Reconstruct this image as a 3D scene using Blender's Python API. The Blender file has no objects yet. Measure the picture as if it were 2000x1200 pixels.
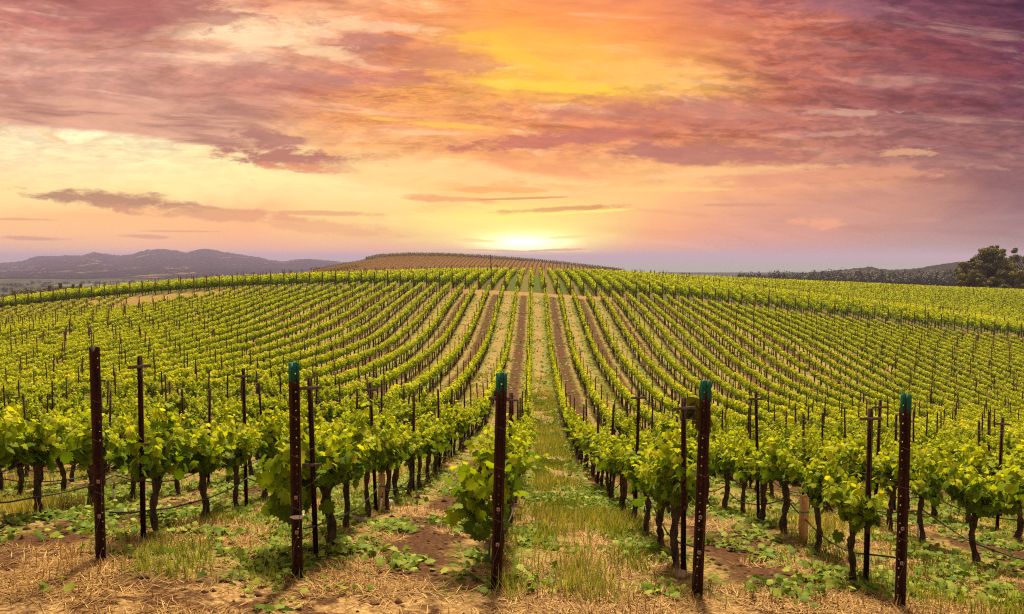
import bpy, math, random
import numpy as np
from mathutils import Vector

C = bpy.context
scene = C.scene
R = math.radians
rng = np.random.default_rng(7)
random.seed(7)

# ------------------------------------------------------------------ camera
F = 1650.0                       # focal length in pixels of a 2000 px wide frame
PITCH = math.atan(97 / F)
YAW = math.atan(42 / F)
CZ = 3.10
cam_d = bpy.data.cameras.new('camera')
cam_d.sensor_width = 36
cam_d.lens = F / 2000 * 36
cam_d.clip_start = 0.1
cam_d.clip_end = 90000
cam = bpy.data.objects.new('camera', cam_d)
scene.collection.objects.link(cam)
cam.location = (0, 0, CZ)
cam.rotation_euler = (math.pi / 2 - PITCH, 0, YAW)
scene.camera = cam
scene.render.resolution_x = 1024
scene.render.resolution_y = 614
scene.view_settings.view_transform = 'Standard'
scene.view_settings.look = 'None'
scene.view_settings.exposure = 0.76
scene.view_settings.gamma = 1.0
scene.cycles.use_denoising = False
scene.cycles.filter_width = 1.15
scene.cycles.max_bounces = 8
scene.cycles.transparent_max_bounces = 4
scene.cycles.volume_bounces = 0

# ------------------------------------------------------------------ node helpers
class NT:
    def __init__(s, tree):
        s.t = tree; s.n = tree.nodes; s.l = tree.links
    def new(s, typ, **kw):
        n = s.n.new(typ)
        for k, v in kw.items(): setattr(n, k, v)
        return n
    def put(s, sock, v):
        if hasattr(v, 'is_output') or isinstance(v, bpy.types.NodeSocket): s.l.new(v, sock)
        elif v is not None:
            if isinstance(v, (tuple, list)) and len(v) == 3 and sock.type == 'RGBA': v = (*v, 1)
            sock.default_value = v
    def m(s, op, a, b=None, c=None, clamp=False):
        n = s.new('ShaderNodeMath', operation=op); n.use_clamp = clamp
        s.put(n.inputs[0], a)
        if b is not None: s.put(n.inputs[1], b)
        if c is not None: s.put(n.inputs[2], c)
        return n.outputs[0]
    def xyz(s, x, y, z=0.0):
        n = s.new('ShaderNodeCombineXYZ')
        for i, v in enumerate((x, y, z)): s.put(n.inputs[i], v)
        return n.outputs[0]
    def sep(s, v):
        n = s.new('ShaderNodeSeparateXYZ'); s.l.new(v, n.inputs[0]); return n.outputs
    def noise(s, vec, scale=1.0, detail=4.0, rough=0.55, dist=0.0, color=False):
        n = s.new('ShaderNodeTexNoise')
        if vec is not None: s.l.new(vec, n.inputs['Vector'])
        n.inputs['Scale'].default_value = scale; n.inputs['Detail'].default_value = detail
        n.inputs['Roughness'].default_value = rough; n.inputs['Distortion'].default_value = dist
        return n.outputs['Color' if color else 'Fac']
    def mapr(s, v, a, b, c=0.0, d=1.0, smooth=True):
        n = s.new('ShaderNodeMapRange'); n.interpolation_type = 'SMOOTHSTEP' if smooth else 'LINEAR'
        s.put(n.inputs[0], v)
        for i, q in enumerate((a, b, c, d)): s.put(n.inputs[i + 1], q)
        return n.outputs[0]
    def mix(s, f, a, b, blend='MIX'):
        n = s.new('ShaderNodeMix', data_type='RGBA', blend_type=blend)
        s.put(n.inputs[0], f); s.put(n.inputs[6], a); s.put(n.inputs[7], b)
        return n.outputs[2]
    def ramp(s, f, stops):
        n = s.new('ShaderNodeValToRGB'); e = n.color_ramp.elements
        while len(e) < len(stops): e.new(0.5)
        for el, (p, c) in zip(e, stops):
            el.position = p; el.color = (*c, 1)
        s.put(n.inputs[0], f)
        return n.outputs[0]

def lin(r, g, b):
    f = lambda c: (c / 255 / 12.92) if c <= 10.3 else ((c / 255 + 0.055) / 1.055) ** 2.4
    return (f(r), f(g), f(b))

# ------------------------------------------------------------------ sun + sky
SUN_EL, SUN_AZ = R(57), R(4)          # azimuth measured from +Y towards +X
sun_d = bpy.data.lights.new('sun', 'SUN')
sun_d.energy = 5.0
sun_d.angle = R(9)
sun_d.color = (1.0, 0.85, 0.50)
sun = bpy.data.objects.new('sun', sun_d)
scene.collection.objects.link(sun)
sd = Vector((math.sin(SUN_AZ) * math.cos(SUN_EL), math.cos(SUN_AZ) * math.cos(SUN_EL), math.sin(SUN_EL)))
sun.rotation_euler = sd.to_track_quat('Z', 'Y').to_euler()

ZENITH = (0.85, 0.72, 0.50)
world = bpy.data.worlds.new('World')
scene.world = world
world.use_nodes = True
def build_sky():
    w = NT(world.node_tree); w.n.clear()
    tc = w.new('ShaderNodeTexCoord')
    x, y, z = w.sep(tc.outputs['Generated'])
    ay = w.m('MAXIMUM', w.m('ABSOLUTE', y), 0.05)
    s0 = w.m('MULTIPLY_ADD', w.m('DIVIDE', x, ay), 1.65, 1.042)
    t0 = w.m('MULTIPLY_ADD', w.m('DIVIDE', z, ay), -1.65, 0.503)
    P = w.xyz(s0, w.m('MULTIPLY', t0, 2.0), 0.0)
    # warped coordinates: shear gives the clouds their drift down to the right
    wn = w.sep(w.noise(P, 3.2, 5, 0.6, 0.6, color=True))
    amp = w.mapr(t0, 0.5, 0.38, 0.2, 1.0)
    s1 = w.m('ADD', s0, w.m('MULTIPLY', w.m('SUBTRACT', wn[0], 0.5), w.m('MULTIPLY', amp, 0.42)))
    t1 = w.m('ADD', t0, w.m('MULTIPLY', w.m('SUBTRACT', wn[1], 0.5), w.m('MULTIPLY', amp, 0.13)))
    rows = [
     (-0.30, [(190,150,150),(190,150,145),(215,170,150),(235,180,150),(235,180,145),(225,165,140),(190,140,140),(160,120,135),(140,105,125)]),
     (0.00, [(178,118,116),(172,106,106),(212,148,132),(250,172,124),(248,158,98),(236,140,104),(184,110,116),(118,66,96),(76,42,80)]),
     (0.05, [(198,128,122),(172,106,110),(252,214,176),(246,164,118),(252,164,88),(248,154,92),(214,132,112),(140,84,98),(92,50,86)]),
     (0.10, [(214,160,148),(204,150,140),(243,192,164),(216,138,110),(255,188,76),(252,172,90),(208,128,108),(144,80,92),(104,52,84)]),
     (0.16, [(208,154,144),(202,150,140),(206,140,130),(226,146,108),(255,196,72),(255,200,92),(194,118,106),(150,88,96),(110,58,84)]),
     (0.22, [(200,142,132),(196,140,128),(204,142,128),(240,166,112),(236,154,100),(210,132,106),(184,116,108),(160,100,108),(112,64,88)]),
     (0.27, [(255,238,202),(255,244,206),(240,190,150),(244,176,122),(236,154,102),(222,140,106),(184,116,106),(166,112,112),(126,80,92)]),
     (0.32, [(255,226,182),(255,240,192),(255,232,176),(254,202,140),(250,178,114),(250,186,124),(200,134,112),(156,102,106),(138,90,98)]),
     (0.37, [(255,226,164),(255,232,168),(255,238,178),(255,222,152),(255,208,132),(252,196,130),(236,166,128),(205,144,124),(140,96,104)]),
     (0.42, [(255,202,142),(254,194,136),(252,198,138),(255,222,142),(255,238,132),(250,182,130),(226,160,134),(190,136,126),(146,106,114)]),
     (0.46, [(255,196,142),(255,196,140),(255,186,136),(255,206,136),(255,240,150),(250,172,126),(224,156,140),(190,142,136),(156,122,126)]),
     (0.49, [(234,184,156),(252,190,152),(246,182,150),(250,182,146),(252,194,148),(236,166,144),(204,156,150),(180,146,146),(156,128,132)]),
     (0.503, [(222,182,164),(240,186,160),(230,176,160),(236,178,156),(236,180,156),(206,164,160),(188,166,170),(176,160,166),(160,146,152)]),
    ]
    sr = w.m('DIVIDE', w.m('ADD', s1, 0.5), 3.0, clamp=True)
    col = None
    for k, (key, cs) in enumerate(rows):
        stops = [((0.25 * i + 0.5) / 3.0, lin(*c)) for i, c in enumerate(cs)]
        r = w.ramp(sr, stops)
        col = r if col is None else w.mix(w.mapr(t1, rows[k - 1][0], key, smooth=False), col, r)
    # ---- streak texture
    wa = w.sep(w.noise(P, 2.0, 3, 0.5, 0.0, color=True))
    st = w.m('ADD', t0, w.m('MULTIPLY', s0, -0.085))
    q = w.xyz(w.m('ADD', s0, w.m('MULTIPLY', wa[0], 0.5)), w.m('MULTIPLY', w.m('ADD', st, w.m('MULTIPLY', wa[1], 0.07)), 8.5), 0.0)
    n1 = w.noise(q, 3.4, 7, 0.62, 0.55)
    q2 = w.xyz(w.m('MULTIPLY', s0, 1.0), w.m('MULTIPLY', w.m('ADD', t0, w.m('MULTIPLY', wa[0], 0.1)), 3.2), 3.7)
    n2 = w.noise(q2, 5.5, 6, 0.66, 0.9)
    deckm = w.mapr(w.m('ADD', t0, w.m('MULTIPLY', w.m('SUBTRACT', n2, 0.5), 0.10)), 0.34, 0.27)
    sa_ = w.m('DIVIDE', w.m('SUBTRACT', s0, 1.16), 0.30); sb_ = w.m('DIVIDE', w.m('SUBTRACT', t0, 0.08), 0.115)
    soft = w.mapr(w.m('ADD', w.m('MULTIPLY', sa_, sa_), w.m('MULTIPLY', sb_, sb_)), 0.2, 1.4, 0.18, 1.0)
    deckm = w.m('MULTIPLY', deckm, soft)
    # dark cloud shreds over the upper deck, warm lit edges between them
    dk = w.m('MULTIPLY', w.mapr(n1, 0.48, 0.70), w.m('ADD', w.m('MULTIPLY', deckm, 0.56), w.mapr(s0, 0.55, 0.85, 0.03, 0.24)))
    darkcol = w.mix(1.0, col, lin(212,180,168), 'MULTIPLY')
    col = w.mix(dk, col, darkcol)
    lt = w.m('MULTIPLY', w.mapr(n1, 0.47, 0.34), w.m('MULTIPLY', w.m('ADD', w.m('MULTIPLY', deckm, 0.45), w.mapr(s0, 0.55, 0.85, 0.01, 0.2)), w.mapr(s0, 1.7, 1.0, 0.35, 1.0)))
    litcol = w.mix(0.5, w.mix(1.0, col, lin(255,235,210), 'SCREEN'), w.mix(1.0, col, (1.45, 1.25, 1.05), 'MULTIPLY'))
    col = w.mix(lt, col, litcol)
    dk2 = w.m('MULTIPLY', w.mapr(n2, 0.48, 0.76), w.m('MULTIPLY', deckm, 0.5))
    col = w.mix(dk2, col, w.mix(1.0, col, lin(208,170,160), 'MULTIPLY'))
    n4 = w.noise(w.xyz(w.m('ADD', s0, w.m('MULTIPLY', wa[0], 0.12)), w.m('MULTIPLY', w.m('ADD', t0, w.m('MULTIPLY', wa[1], 0.08)), 3.4), 5.0), 17.0, 6, 0.62, 0.2)
    mo = w.mix(w.mapr(n4, 0.40, 0.60), w.mix(1.0, col, (0.74, 0.69, 0.70), 'MULTIPLY'), w.mix(1.0, col, (1.26, 1.18, 1.04), 'MULTIPLY'))
    col = w.mix(w.m('MULTIPLY', w.m('MULTIPLY', w.mapr(t0, 0.42, 0.26), soft), w.mapr(s0, 0.9, 1.5, 0.40, 0.75)), col, mo)
    # crisp golden rims near the middle of the sky
    q3 = w.xyz(s0, w.m('MULTIPLY', t0, 4.6), 9.1)
    n3 = w.noise(q3, 7.0, 6, 0.66, 0.5)
    rim = w.m('MULTIPLY', w.mapr(w.m('ABSOLUTE', w.m('SUBTRACT', n3, 0.5)), 0.030, 0.0),
              w.m('MULTIPLY', w.mapr(w.m('ABSOLUTE', w.m('SUBTRACT', s0, 0.82)), 0.38, 0.08),
                  w.mapr(w.m('ABSOLUTE', w.m('SUBTRACT', t0, 0.22)), 0.15, 0.05)))
    col = w.mix(w.m('MULTIPLY', rim, 0.45), col, lin(255,186,96))
    # ---- cloud deck with a clean lower edge at the left
    edge = w.m('SUBTRACT', w.m('ADD', w.m('MULTIPLY_ADD', s0, 0.105, 0.243), w.m('MULTIPLY', w.m('SUBTRACT', n1, 0.5), 0.022)), t0)
    em = w.m('MULTIPLY', w.mapr(edge, -0.003, 0.008), w.m('MULTIPLY', w.mapr(s0, 0.62, 0.42), w.mapr(t0, 0.17, 0.22)))
    dcol = w.mix(w.mapr(n1, 0.4, 0.62), lin(222,166,146), lin(172,122,114))
    col = w.mix(w.m('MULTIPLY', em, 0.95), col, dcol)
    # ---- single clouds and gaps: centre, radii, slope, colour, strength, raggedness
    en = w.sep(w.noise(w.xyz(s0, w.m('MULTIPLY', t0, 2.9), 0.0), 11.0, 8, 0.70, 0.25, color=True))
    blobs = [
     (0.235,0.391,0.175,0.0175,0.085,(184,136,112),0.95,0.9), (0.42,0.418,0.19,0.0135,0.07,(222,158,122),0.75,1.0),
     (0.62,0.417,0.13,0.006,0.02,(228,160,122),0.7,0.8), (0.60,0.440,0.16,0.015,0.10,(236,168,126),0.6,1.0),
     (0.05,0.466,0.060,0.005,0.03,(216,156,134),0.8,0.7), (0.27,0.462,0.055,0.004,0.05,(222,160,134),0.8,0.7),
     (0.36,0.452,0.09,0.002,0.01,(220,158,130),0.6,0.6), (0.03,0.428,0.07,0.003,0.02,(214,156,126),0.6,0.6),
     (0.10,0.268,0.035,0.006,0.45,(250,205,150),0.8,0.9), (0.53,0.272,0.085,0.018,0.16,(180,122,114),0.9,1.2),
     (0.575,0.308,0.145,0.022,0.05,(182,116,108),0.95,1.2), (0.60,0.328,0.10,0.010,0.05,(226,148,112),0.7,1.2),
     (1.03,0.281,0.135,0.015,-0.05,(196,114,98),0.9,1.2), (1.17,0.268,0.12,0.016,-0.04,(196,118,108),0.7,1.2),
     (1.36,0.305,0.20,0.020,0.04,(176,108,106),0.8,1.0), (1.30,0.225,0.28,0.024,0.03,(196,122,108),0.65,1.2),
     (0.88,0.122,0.14,0.024,0.10,(212,136,108),0.7,1.3), (0.71,0.088,0.10,0.022,0.05,(192,126,116),0.8,1.3),
     (0.78,0.160,0.12,0.016,0.03,(190,114,110),0.6,1.2), (0.55,0.150,0.15,0.018,0.08,(188,128,122),0.7,1.2),
     (0.50,0.070,0.14,0.026,0.10,(255,222,186),0.75,1.2), (0.74,0.058,0.12,0.014,0.05,(252,206,166),0.7,1.2),
     (0.60,0.095,0.12,0.014,0.28,(254,214,172),0.6,1.1), (0.30,0.028,0.24,0.030,0.06,(174,106,106),0.7,1.2),
     (1.08,0.130,0.19,0.036,0.32,(254,180,84),0.5,1.2), (1.02,0.120,0.12,0.020,0.42,(255,200,66),0.6,1.0), (1.10,0.176,0.17,0.011,0.06,(255,210,72),0.8,1.0),
     (1.27,0.150,0.15,0.024,0.00,(255,196,112),0.5,1.2), (0.87,0.247,0.13,0.006,0.09,(255,192,84),0.85,1.1),
     (0.83,0.262,0.10,0.005,0.02,(250,196,150),0.7,1.0), (0.90,0.340,0.26,0.020,0.08,(254,214,152),0.65,1.1),
     (1.08,0.330,0.12,0.018,0.10,(240,156,112),0.6,1.0), (0.97,0.372,0.11,0.006,0.00,(246,172,104),0.8,1.0),
     (0.88,0.390,0.085,0.007,0.05,(240,166,114),0.85,1.0), (1.01,0.389,0.10,0.0022,-0.03,(226,140,96),0.9,0.6),
     (1.10,0.409,0.125,0.0055,-0.055,(220,136,94),0.95,0.8), (1.06,0.420,0.16,0.0030,-0.06,(255,244,120),0.9,0.8),
     (1.02,0.457,0.07,0.0018,-0.05,(255,255,190),0.9,0.6), (1.42,0.338,0.18,0.010,-0.05,(250,198,142),0.65,1.0),
     (1.31,0.372,0.12,0.005,0.00,(255,206,130),0.7,1.0), (1.66,0.227,0.085,0.0065,0.00,(206,158,144),0.7,1.5),
     (1.60,0.268,0.085,0.0075,-0.04,(208,152,138),0.65,1.5), (1.74,0.302,0.062,0.0085,0.02,(226,168,132),0.8,1.5),
     (1.62,0.345,0.26,0.013,-0.03,(228,158,126),0.6,1.2), (1.45,0.402,0.09,0.004,0.00,(214,150,126),0.7,0.9),
     (1.59,0.437,0.05,0.010,0.02,(246,170,132),0.7,1.1), (1.75,0.434,0.09,0.005,-0.06,(200,142,130),0.7,0.9),
     (1.62,0.020,0.10,0.024,0.10,(160,104,122),0.6,1.1), (1.86,0.145,0.08,0.024,0.25,(176,86,96),0.3,1.5),
     (0.92,0.494,0.12,0.002,0.03,(255,214,140),0.8,0.8), (1.10,0.492,0.05,0.002,-0.02,(255,232,160),0.8,0.8)]
    base = w.xyz(s0, t0, 0.0)
    wob = w.m('MULTIPLY', w.m('SUBTRACT', en[0], 0.5), 3.4)
    tn = w.mapr(en[1], 0.38, 0.62, 0.86, 1.12, smooth=False)
    tint = w.xyz(tn, tn, tn)
    flat = col
    def put_blobs(col, blobs):
        for cx, cy, rx, ry, sl, c, stn, rag in blobs:
            mp = w.new('ShaderNodeMapping', vector_type='TEXTURE')
            w.l.new(base, mp.inputs[0])
            mp.inputs[1].default_value = (cx, cy, 0); mp.inputs[2].default_value = (0, 0, math.atan(sl)); mp.inputs[3].default_value = (rx, ry, 1)
            ln = w.new('ShaderNodeVectorMath', operation='LENGTH'); w.l.new(mp.outputs[0], ln.inputs[0])
            d = w.m('MULTIPLY_ADD', wob, rag, ln.outputs['Value'])
            m_ = w.mapr(d, 1.12, 0.62, 0.0, stn, smooth=False)
            col = w.mix(m_, col, lin(*c))
        return col
    col = put_blobs(col, blobs)
    col = w.mix(w.m('MULTIPLY', deckm, 0.6), col, w.mix(1.0, col, tint, 'MULTIPLY'))
    # ---- glow of the sun behind the cloud, just above the hill
    def gl(cx, cy, rx, ry, p):
        a = w.m('DIVIDE', w.m('SUBTRACT', s0, cx), rx); b = w.m('DIVIDE', w.m('SUBTRACT', t0, cy), ry)
        d2 = w.m('ADD', w.m('MULTIPLY', a, a), w.m('MULTIPLY', b, b))
        d2 = w.m('ADD', d2, w.m('MULTIPLY', wob, 0.35))
        return w.m('MULTIPLY', w.m('POWER', 2.718, w.m('MULTIPLY', d2, -1.0), clamp=True), p)
    col = w.mix(gl(1.03, 0.455, 0.16, 0.050, 0.6), col, lin(255,236,130))
    col = w.mix(gl(1.03, 0.470, 0.115, 0.030, 0.95), col, (1.25, 1.0, 0.28))
    col = w.mix(gl(1.025, 0.475, 0.074, 0.0155, 1.0), col, (2.6, 2.35, 1.4))
    col = put_blobs(col, [(0.99,0.4905,0.085,0.0022,0.03,(250,190,120),0.9,1.3), (1.085,0.4885,0.06,0.0022,-0.03,(246,176,110),0.9,1.3), (1.03,0.4945,0.13,0.002,0.0,(250,206,130),0.6,1.3), (1.12,0.463,0.09,0.0025,-0.05,(255,226,130),0.7,1.3), (0.93,0.470,0.06,0.003,0.05,(255,214,120),0.6,1.3)])
    # ---- everywhere else: thin bright overcast with some clear sky behind it
    el = w.m('DIVIDE', z, w.m('SQRT', w.m('ADD', w.m('MULTIPLY', x, x), w.m('MULTIPLY', y, y))))
    skyt = w.new('ShaderNodeTexSky', sky_type='NISHITA', sun_disc=False, sun_elevation=SUN_EL, sun_rotation=SUN_AZ)
    ns = w.mix(1.0, skyt.outputs[0], (0.10, 0.10, 0.10), 'MULTIPLY')
    zen = w.mix(0.88, ns, ZENITH)
    low = w.ramp(el, [(0.0, lin(196,160,156)), (0.35, lin(206,160,150)), (1.0, lin(225,190,170))])
    rest = w.mix(w.mapr(el, 0.5, 1.0), low, zen)
    bg = w.new('ShaderNodeBackground'); w.put(bg.inputs[0], w.mix(1.0, col, (1.03, 1.0, 0.89), 'MULTIPLY')); bg.inputs[1].default_value = 0.635
    bg2 = w.new('ShaderNodeBackground'); w.put(bg2.inputs[0], rest); bg2.inputs[1].default_value = 0.5
    away = w.m('MAXIMUM', w.mapr(el, 0.42, 0.62), w.mapr(y, 0.45, 0.15))
    ms = w.new('ShaderNodeMixShader'); w.l.new(away, ms.inputs[0]); w.l.new(bg.outputs[0], ms.inputs[1]); w.l.new(bg2.outputs[0], ms.inputs[2])
    out = w.new('ShaderNodeOutputWorld'); w.l.new(ms.outputs[0], out.inputs[0])
    world.cycles.sampling_method = 'NONE'
build_sky()

# ------------------------------------------------------------------ projection helpers (used to survey the ground heights from the photograph)
ca, sa, cp, sp = math.cos(YAW), math.sin(YAW), math.cos(PITCH), math.sin(PITCH)
fw = np.array([-sa * cp, ca * cp, -sp]); rt = np.array([ca, sa, 0.0]); up = np.cross(rt, fw)
def ray(px, py):
    return fw + rt * ((px - 1000) / F) + up * ((600 - py) / F)
def project(X, Y, Z):
    q = np.stack([np.asarray(X, float), np.asarray(Y, float), np.asarray(Z, float) - CZ], -1)
    d = q @ fw
    return 1000 + F * (q @ rt) / d, 600 - F * (q @ up) / d, d
ROW0, SP = -0.337, 1.83
def row_x(i): return ROW0 + SP * i

def vnoise(x, y, seed=0):
    x = np.asarray(x, float); y = np.asarray(y, float)
    xi = np.floor(x).astype(np.int64); yi = np.floor(y).astype(np.int64)
    fx = x - xi; fy = y - yi
    fx = fx * fx * (3 - 2 * fx); fy = fy * fy * (3 - 2 * fy)
    def h(a, b):
        n = (a * 374761393 + b * 668265263 + seed * 982451653) & 0x7fffffff
        n = ((n ^ (n >> 13)) * 1274126177) & 0x7fffffff
        return ((n ^ (n >> 16)) & 0xffff) / 65535.0
    a = h(xi, yi); b = h(xi + 1, yi); c = h(xi, yi + 1); d = h(xi + 1, yi + 1)
    return (a * (1 - fx) + b * fx) * (1 - fy) + (c * (1 - fx) + d * fx) * fy
def fbm(x, y, oct=4, seed=0):
    s = 0; a = 0.5; t = 0
    for k in range(oct):
        s = s + a * vnoise(x * 2 ** k, y * 2 ** k, seed + k); t += a; a *= 0.5
    return s / t

# ------------------------------------------------------------------ the lie of the land
def survey():
    pts = []
    def D(Y, px, py, hoff=0.0):
        r = ray(px, py); k = Y; pts.append((r[0] * k, r[1] * k, r[2] * k - hoff))
    for X, Y, px, py in [(0,7.75,192,1098),(0,7.75,575,1130),(0,7.75,970,1150),(0,7.75,1363,1167),(0,7.75,1757,1178)]: D(Y, px, py)
    for X, h in ((-5, 2.70), (-1, 2.93), (4, 3.12)): pts.append((X, 5.0, -h))
    for X, h in ((-6, 2.60), (0, 2.85), (6, 3.05)): pts.append((X, -5.0, -h)); pts.append((X * 4, -30.0, -h + 0.3))
    for px, py, Y in [(1339,1126,8.38),(1272,1053,10.8),(1235,1014,12.9),(1203,985,15.45),(1183,964,17.65),(1140,910,25.4),(1110,853,36.5),
                      (1095,793,47),(1088,758,54),(1078,706,69),(1064,577,113),(1066,650,84),
                      (358,1025,9.7),(145,1000,10.7),(45,1015,9.65),(700,1018,10.7),(1525,1034,11.35),(1610,1108,9.4),(1940,1118,9.4),(1840,1088,10.4)]: D(Y, px, py)
    for y, d in [(564,110.6),(574,103.7),(583,96.9),(597,90),(614.5,83.2),(632,76.4),(650,69.6),(670,62.7),(689,55.9),(708,49.1),(731,42.2),(751,35.4),(776,28.6),(801,21.7),(850,14.9)]:
        D(d, 600, y, 1.0)
    for y, d in [(606,110.9),(612,104.3),(624,97.7),(635,91.1),(648,84.5),(669,77.9),(694,71.3),(720,64.7),(747,58.1),(772,51.5),(793.6,45),(812,38.4),(832,31.8),(852,25.2),(880,18.6)]:
        D(d, 1500, y, 1.0)
    for y, d in [(592,110),(612,95),(639,80),(676,60),(734,40),(778,30),(833,20)]: D(d, 240, y, 1.0)
    for y, d in [(616,110),(650,80),(692,60),(752,40),(850,20)]: D(d, 0, y, 1.0)
    for y, d in [(655,110),(690,92),(738,76),(790,60),(846,35),(905,16)]: D(d, 1900, y, 1.0)
    for px, y in [(0,609),(200,588),(410,571),(610,564),(760,561),(955,567),(1138,578),(1315,585),(1492,604.5),(1669,624),(1830,641),(1997,659)]: D(118, px, y)
    for px, y, Y in [(0,581,150),(100,575,150),(200,568,150),(430,554,155),(560,540,163),(700,529,168),(860,522,170),(1040,522,168),(1160,524,170),(1300,532,190),
                     (1500,542,220),(1700,550,250),(1850,557,260),(2000,563,265)]: D(Y, px, y, 1.8)
    for px, y, Y in [(1500,566,170),(1700,578,185),(1850,590,190),(2000,606,190)]: D(Y, px, y, 1.2)
    # beyond the crests the ground falls away out of sight
    for px, h in [(-300,24),(0,21),(300,20),(600,14),(860,11),(1100,11),(1300,14)]: D(330 if px > 500 else 290, px, 503 + 0, h)
    for px, h in [(1500,15),(1750,16),(2000,18),(2400,20)]: D(380, px, 503, h)
    for px, h in [(-600,14),(2500,17)]: D(118, px, 503, h)
    for px, h in [(-600,12),(2500,14)]: D(60, px, 503, h)
    return np.array(pts)
PTS = survey()
SC = np.array([0.75, 1.0])
def tps_fit(P, lam=0.6):
    q = P[:, :2] * SC; n = len(q)
    d = np.linalg.norm(q[:, None] - q[None], axis=-1)
    K = np.where(d > 0, d * d * np.log(d + 1e-12), 0.0) + np.eye(n) * lam
    A = np.zeros((n + 3, n + 3)); A[:n, :n] = K; A[:n, n] = 1; A[:n, n + 1:] = q; A[n, :n] = 1; A[n + 1:, :n] = q.T
    b = np.zeros(n + 3); b[:n] = P[:, 2]
    return q, np.linalg.solve(A, b)
TQ, TW = tps_fit(PTS)
def tps(X, Y):
    sh = np.shape(X); q = np.stack([np.ravel(X), np.ravel(Y)], -1) * SC; o = np.empty(len(q)); n = len(TQ)
    for k in range(0, len(q), 20000):
        c = q[k:k + 20000]
        d2 = ((c[:, None] - TQ[None]) ** 2).sum(-1)
        o[k:k + 20000] = (0.5 * d2 * np.log(d2 + 1e-12)) @ TW[:n] + TW[n] + c @ TW[n + 1:]
    return o.reshape(sh)
def sstep(a, b, v):
    t = np.clip((v - a) / (b - a), 0, 1); return t * t * (3 - 2 * t)
HILL_PX = np.array([480, 560, 600, 640, 697, 715, 740, 800, 870, 960, 1040, 1100, 1160, 1200, 1260, 1330])
HILL_PY = np.array([552, 537, 526, 518, 508, 504, 498.5, 495.5, 496, 501, 507, 513, 520, 525, 533, 545])
def ground(X, Y):
    """height of the ground above the foot of the front posts"""
    X = np.asarray(X, float); Y = np.asarray(Y, float)
    near = tps(X, np.clip(Y, -30, 380))
    near = near + 0.035 * (fbm(X * 0.9, Y * 0.9, 4, 3) - 0.5) * sstep(400, 60, Y) + 0.02 * (vnoise(X * 5, Y * 5, 9) - 0.5)
    px = 1042 + F * X / np.maximum(Y, 5)
    right = sstep(1150, 1500, px)
    left = -60 + 34 * sstep(900, 400, Y) * 1.0
    rgt = -60 + 30 * sstep(2600, 900, Y)
    far = left * (1 - right) + rgt * right + 3.0 * (fbm(X / 160, Y / 160, 3, 5) - 0.5)
    w = sstep(300, 430, Y)
    z = near * (1 - w) + far * w
    top = -(np.interp(px, HILL_PX, HILL_PY) - 503) / F * 480 - 1.2
    k = (Y - 480) / np.where(Y < 480, 105.0, 160.0)
    hill = np.where((px > 480) & (px < 1330), top - 13.0 * np.abs(k) ** 1.7, -999)
    z = np.maximum(z, hill)
    return z + CZ
def gz(x, y): return float(ground(np.array([x]), np.array([y]))[0])

# ------------------------------------------------------------------ mesh helpers
def link(o, parent=None):
    scene.collection.objects.link(o)
    if parent is not None: o.parent = parent
    return o
def tag(o, label=None, cat=None, group=None, kind=None):
    if label: o['label'] = label
    if cat: o['category'] = cat
    if group: o['group'] = group
    if kind: o['kind'] = kind
    return o
def mk_mesh(name, V, faces, mats, midx=None, attr=None, smooth=False):
    """faces: list of (n,k) int arrays"""
    me = bpy.data.meshes.new(name)
    V = np.asarray(V, np.float32)
    me.vertices.add(len(V)); me.vertices.foreach_set('co', V.ravel())
    tot = sum(f.size for f in faces); np_ = sum(len(f) for f in faces)
    me.loops.add(tot); me.polygons.add(np_)
    me.loops.foreach_set('vertex_index', np.concatenate([f.ravel() for f in faces]).astype(np.int32))
    sizes = np.concatenate([np.full(len(f), f.shape[1], np.int32) for f in faces])
    st = np.concatenate([[0], np.cumsum(sizes)[:-1]]).astype(np.int32)
    me.polygons.foreach_set('loop_start', st)
    if midx is not None: me.polygons.foreach_set('material_index', np.asarray(midx, np.int32))
    if smooth: me.polygons.foreach_set('use_smooth', np.ones(np_, bool))
    me.update(calc_edges=True)
    if attr is not None:
        a = me.attributes.new('tone', 'FLOAT', 'POINT'); a.data.foreach_set('value', np.asarray(attr, np.float32))
    for m in (mats if isinstance(mats, (list, tuple)) else [mats]): me.materials.append(m)
    me.validate()
    return me
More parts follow.
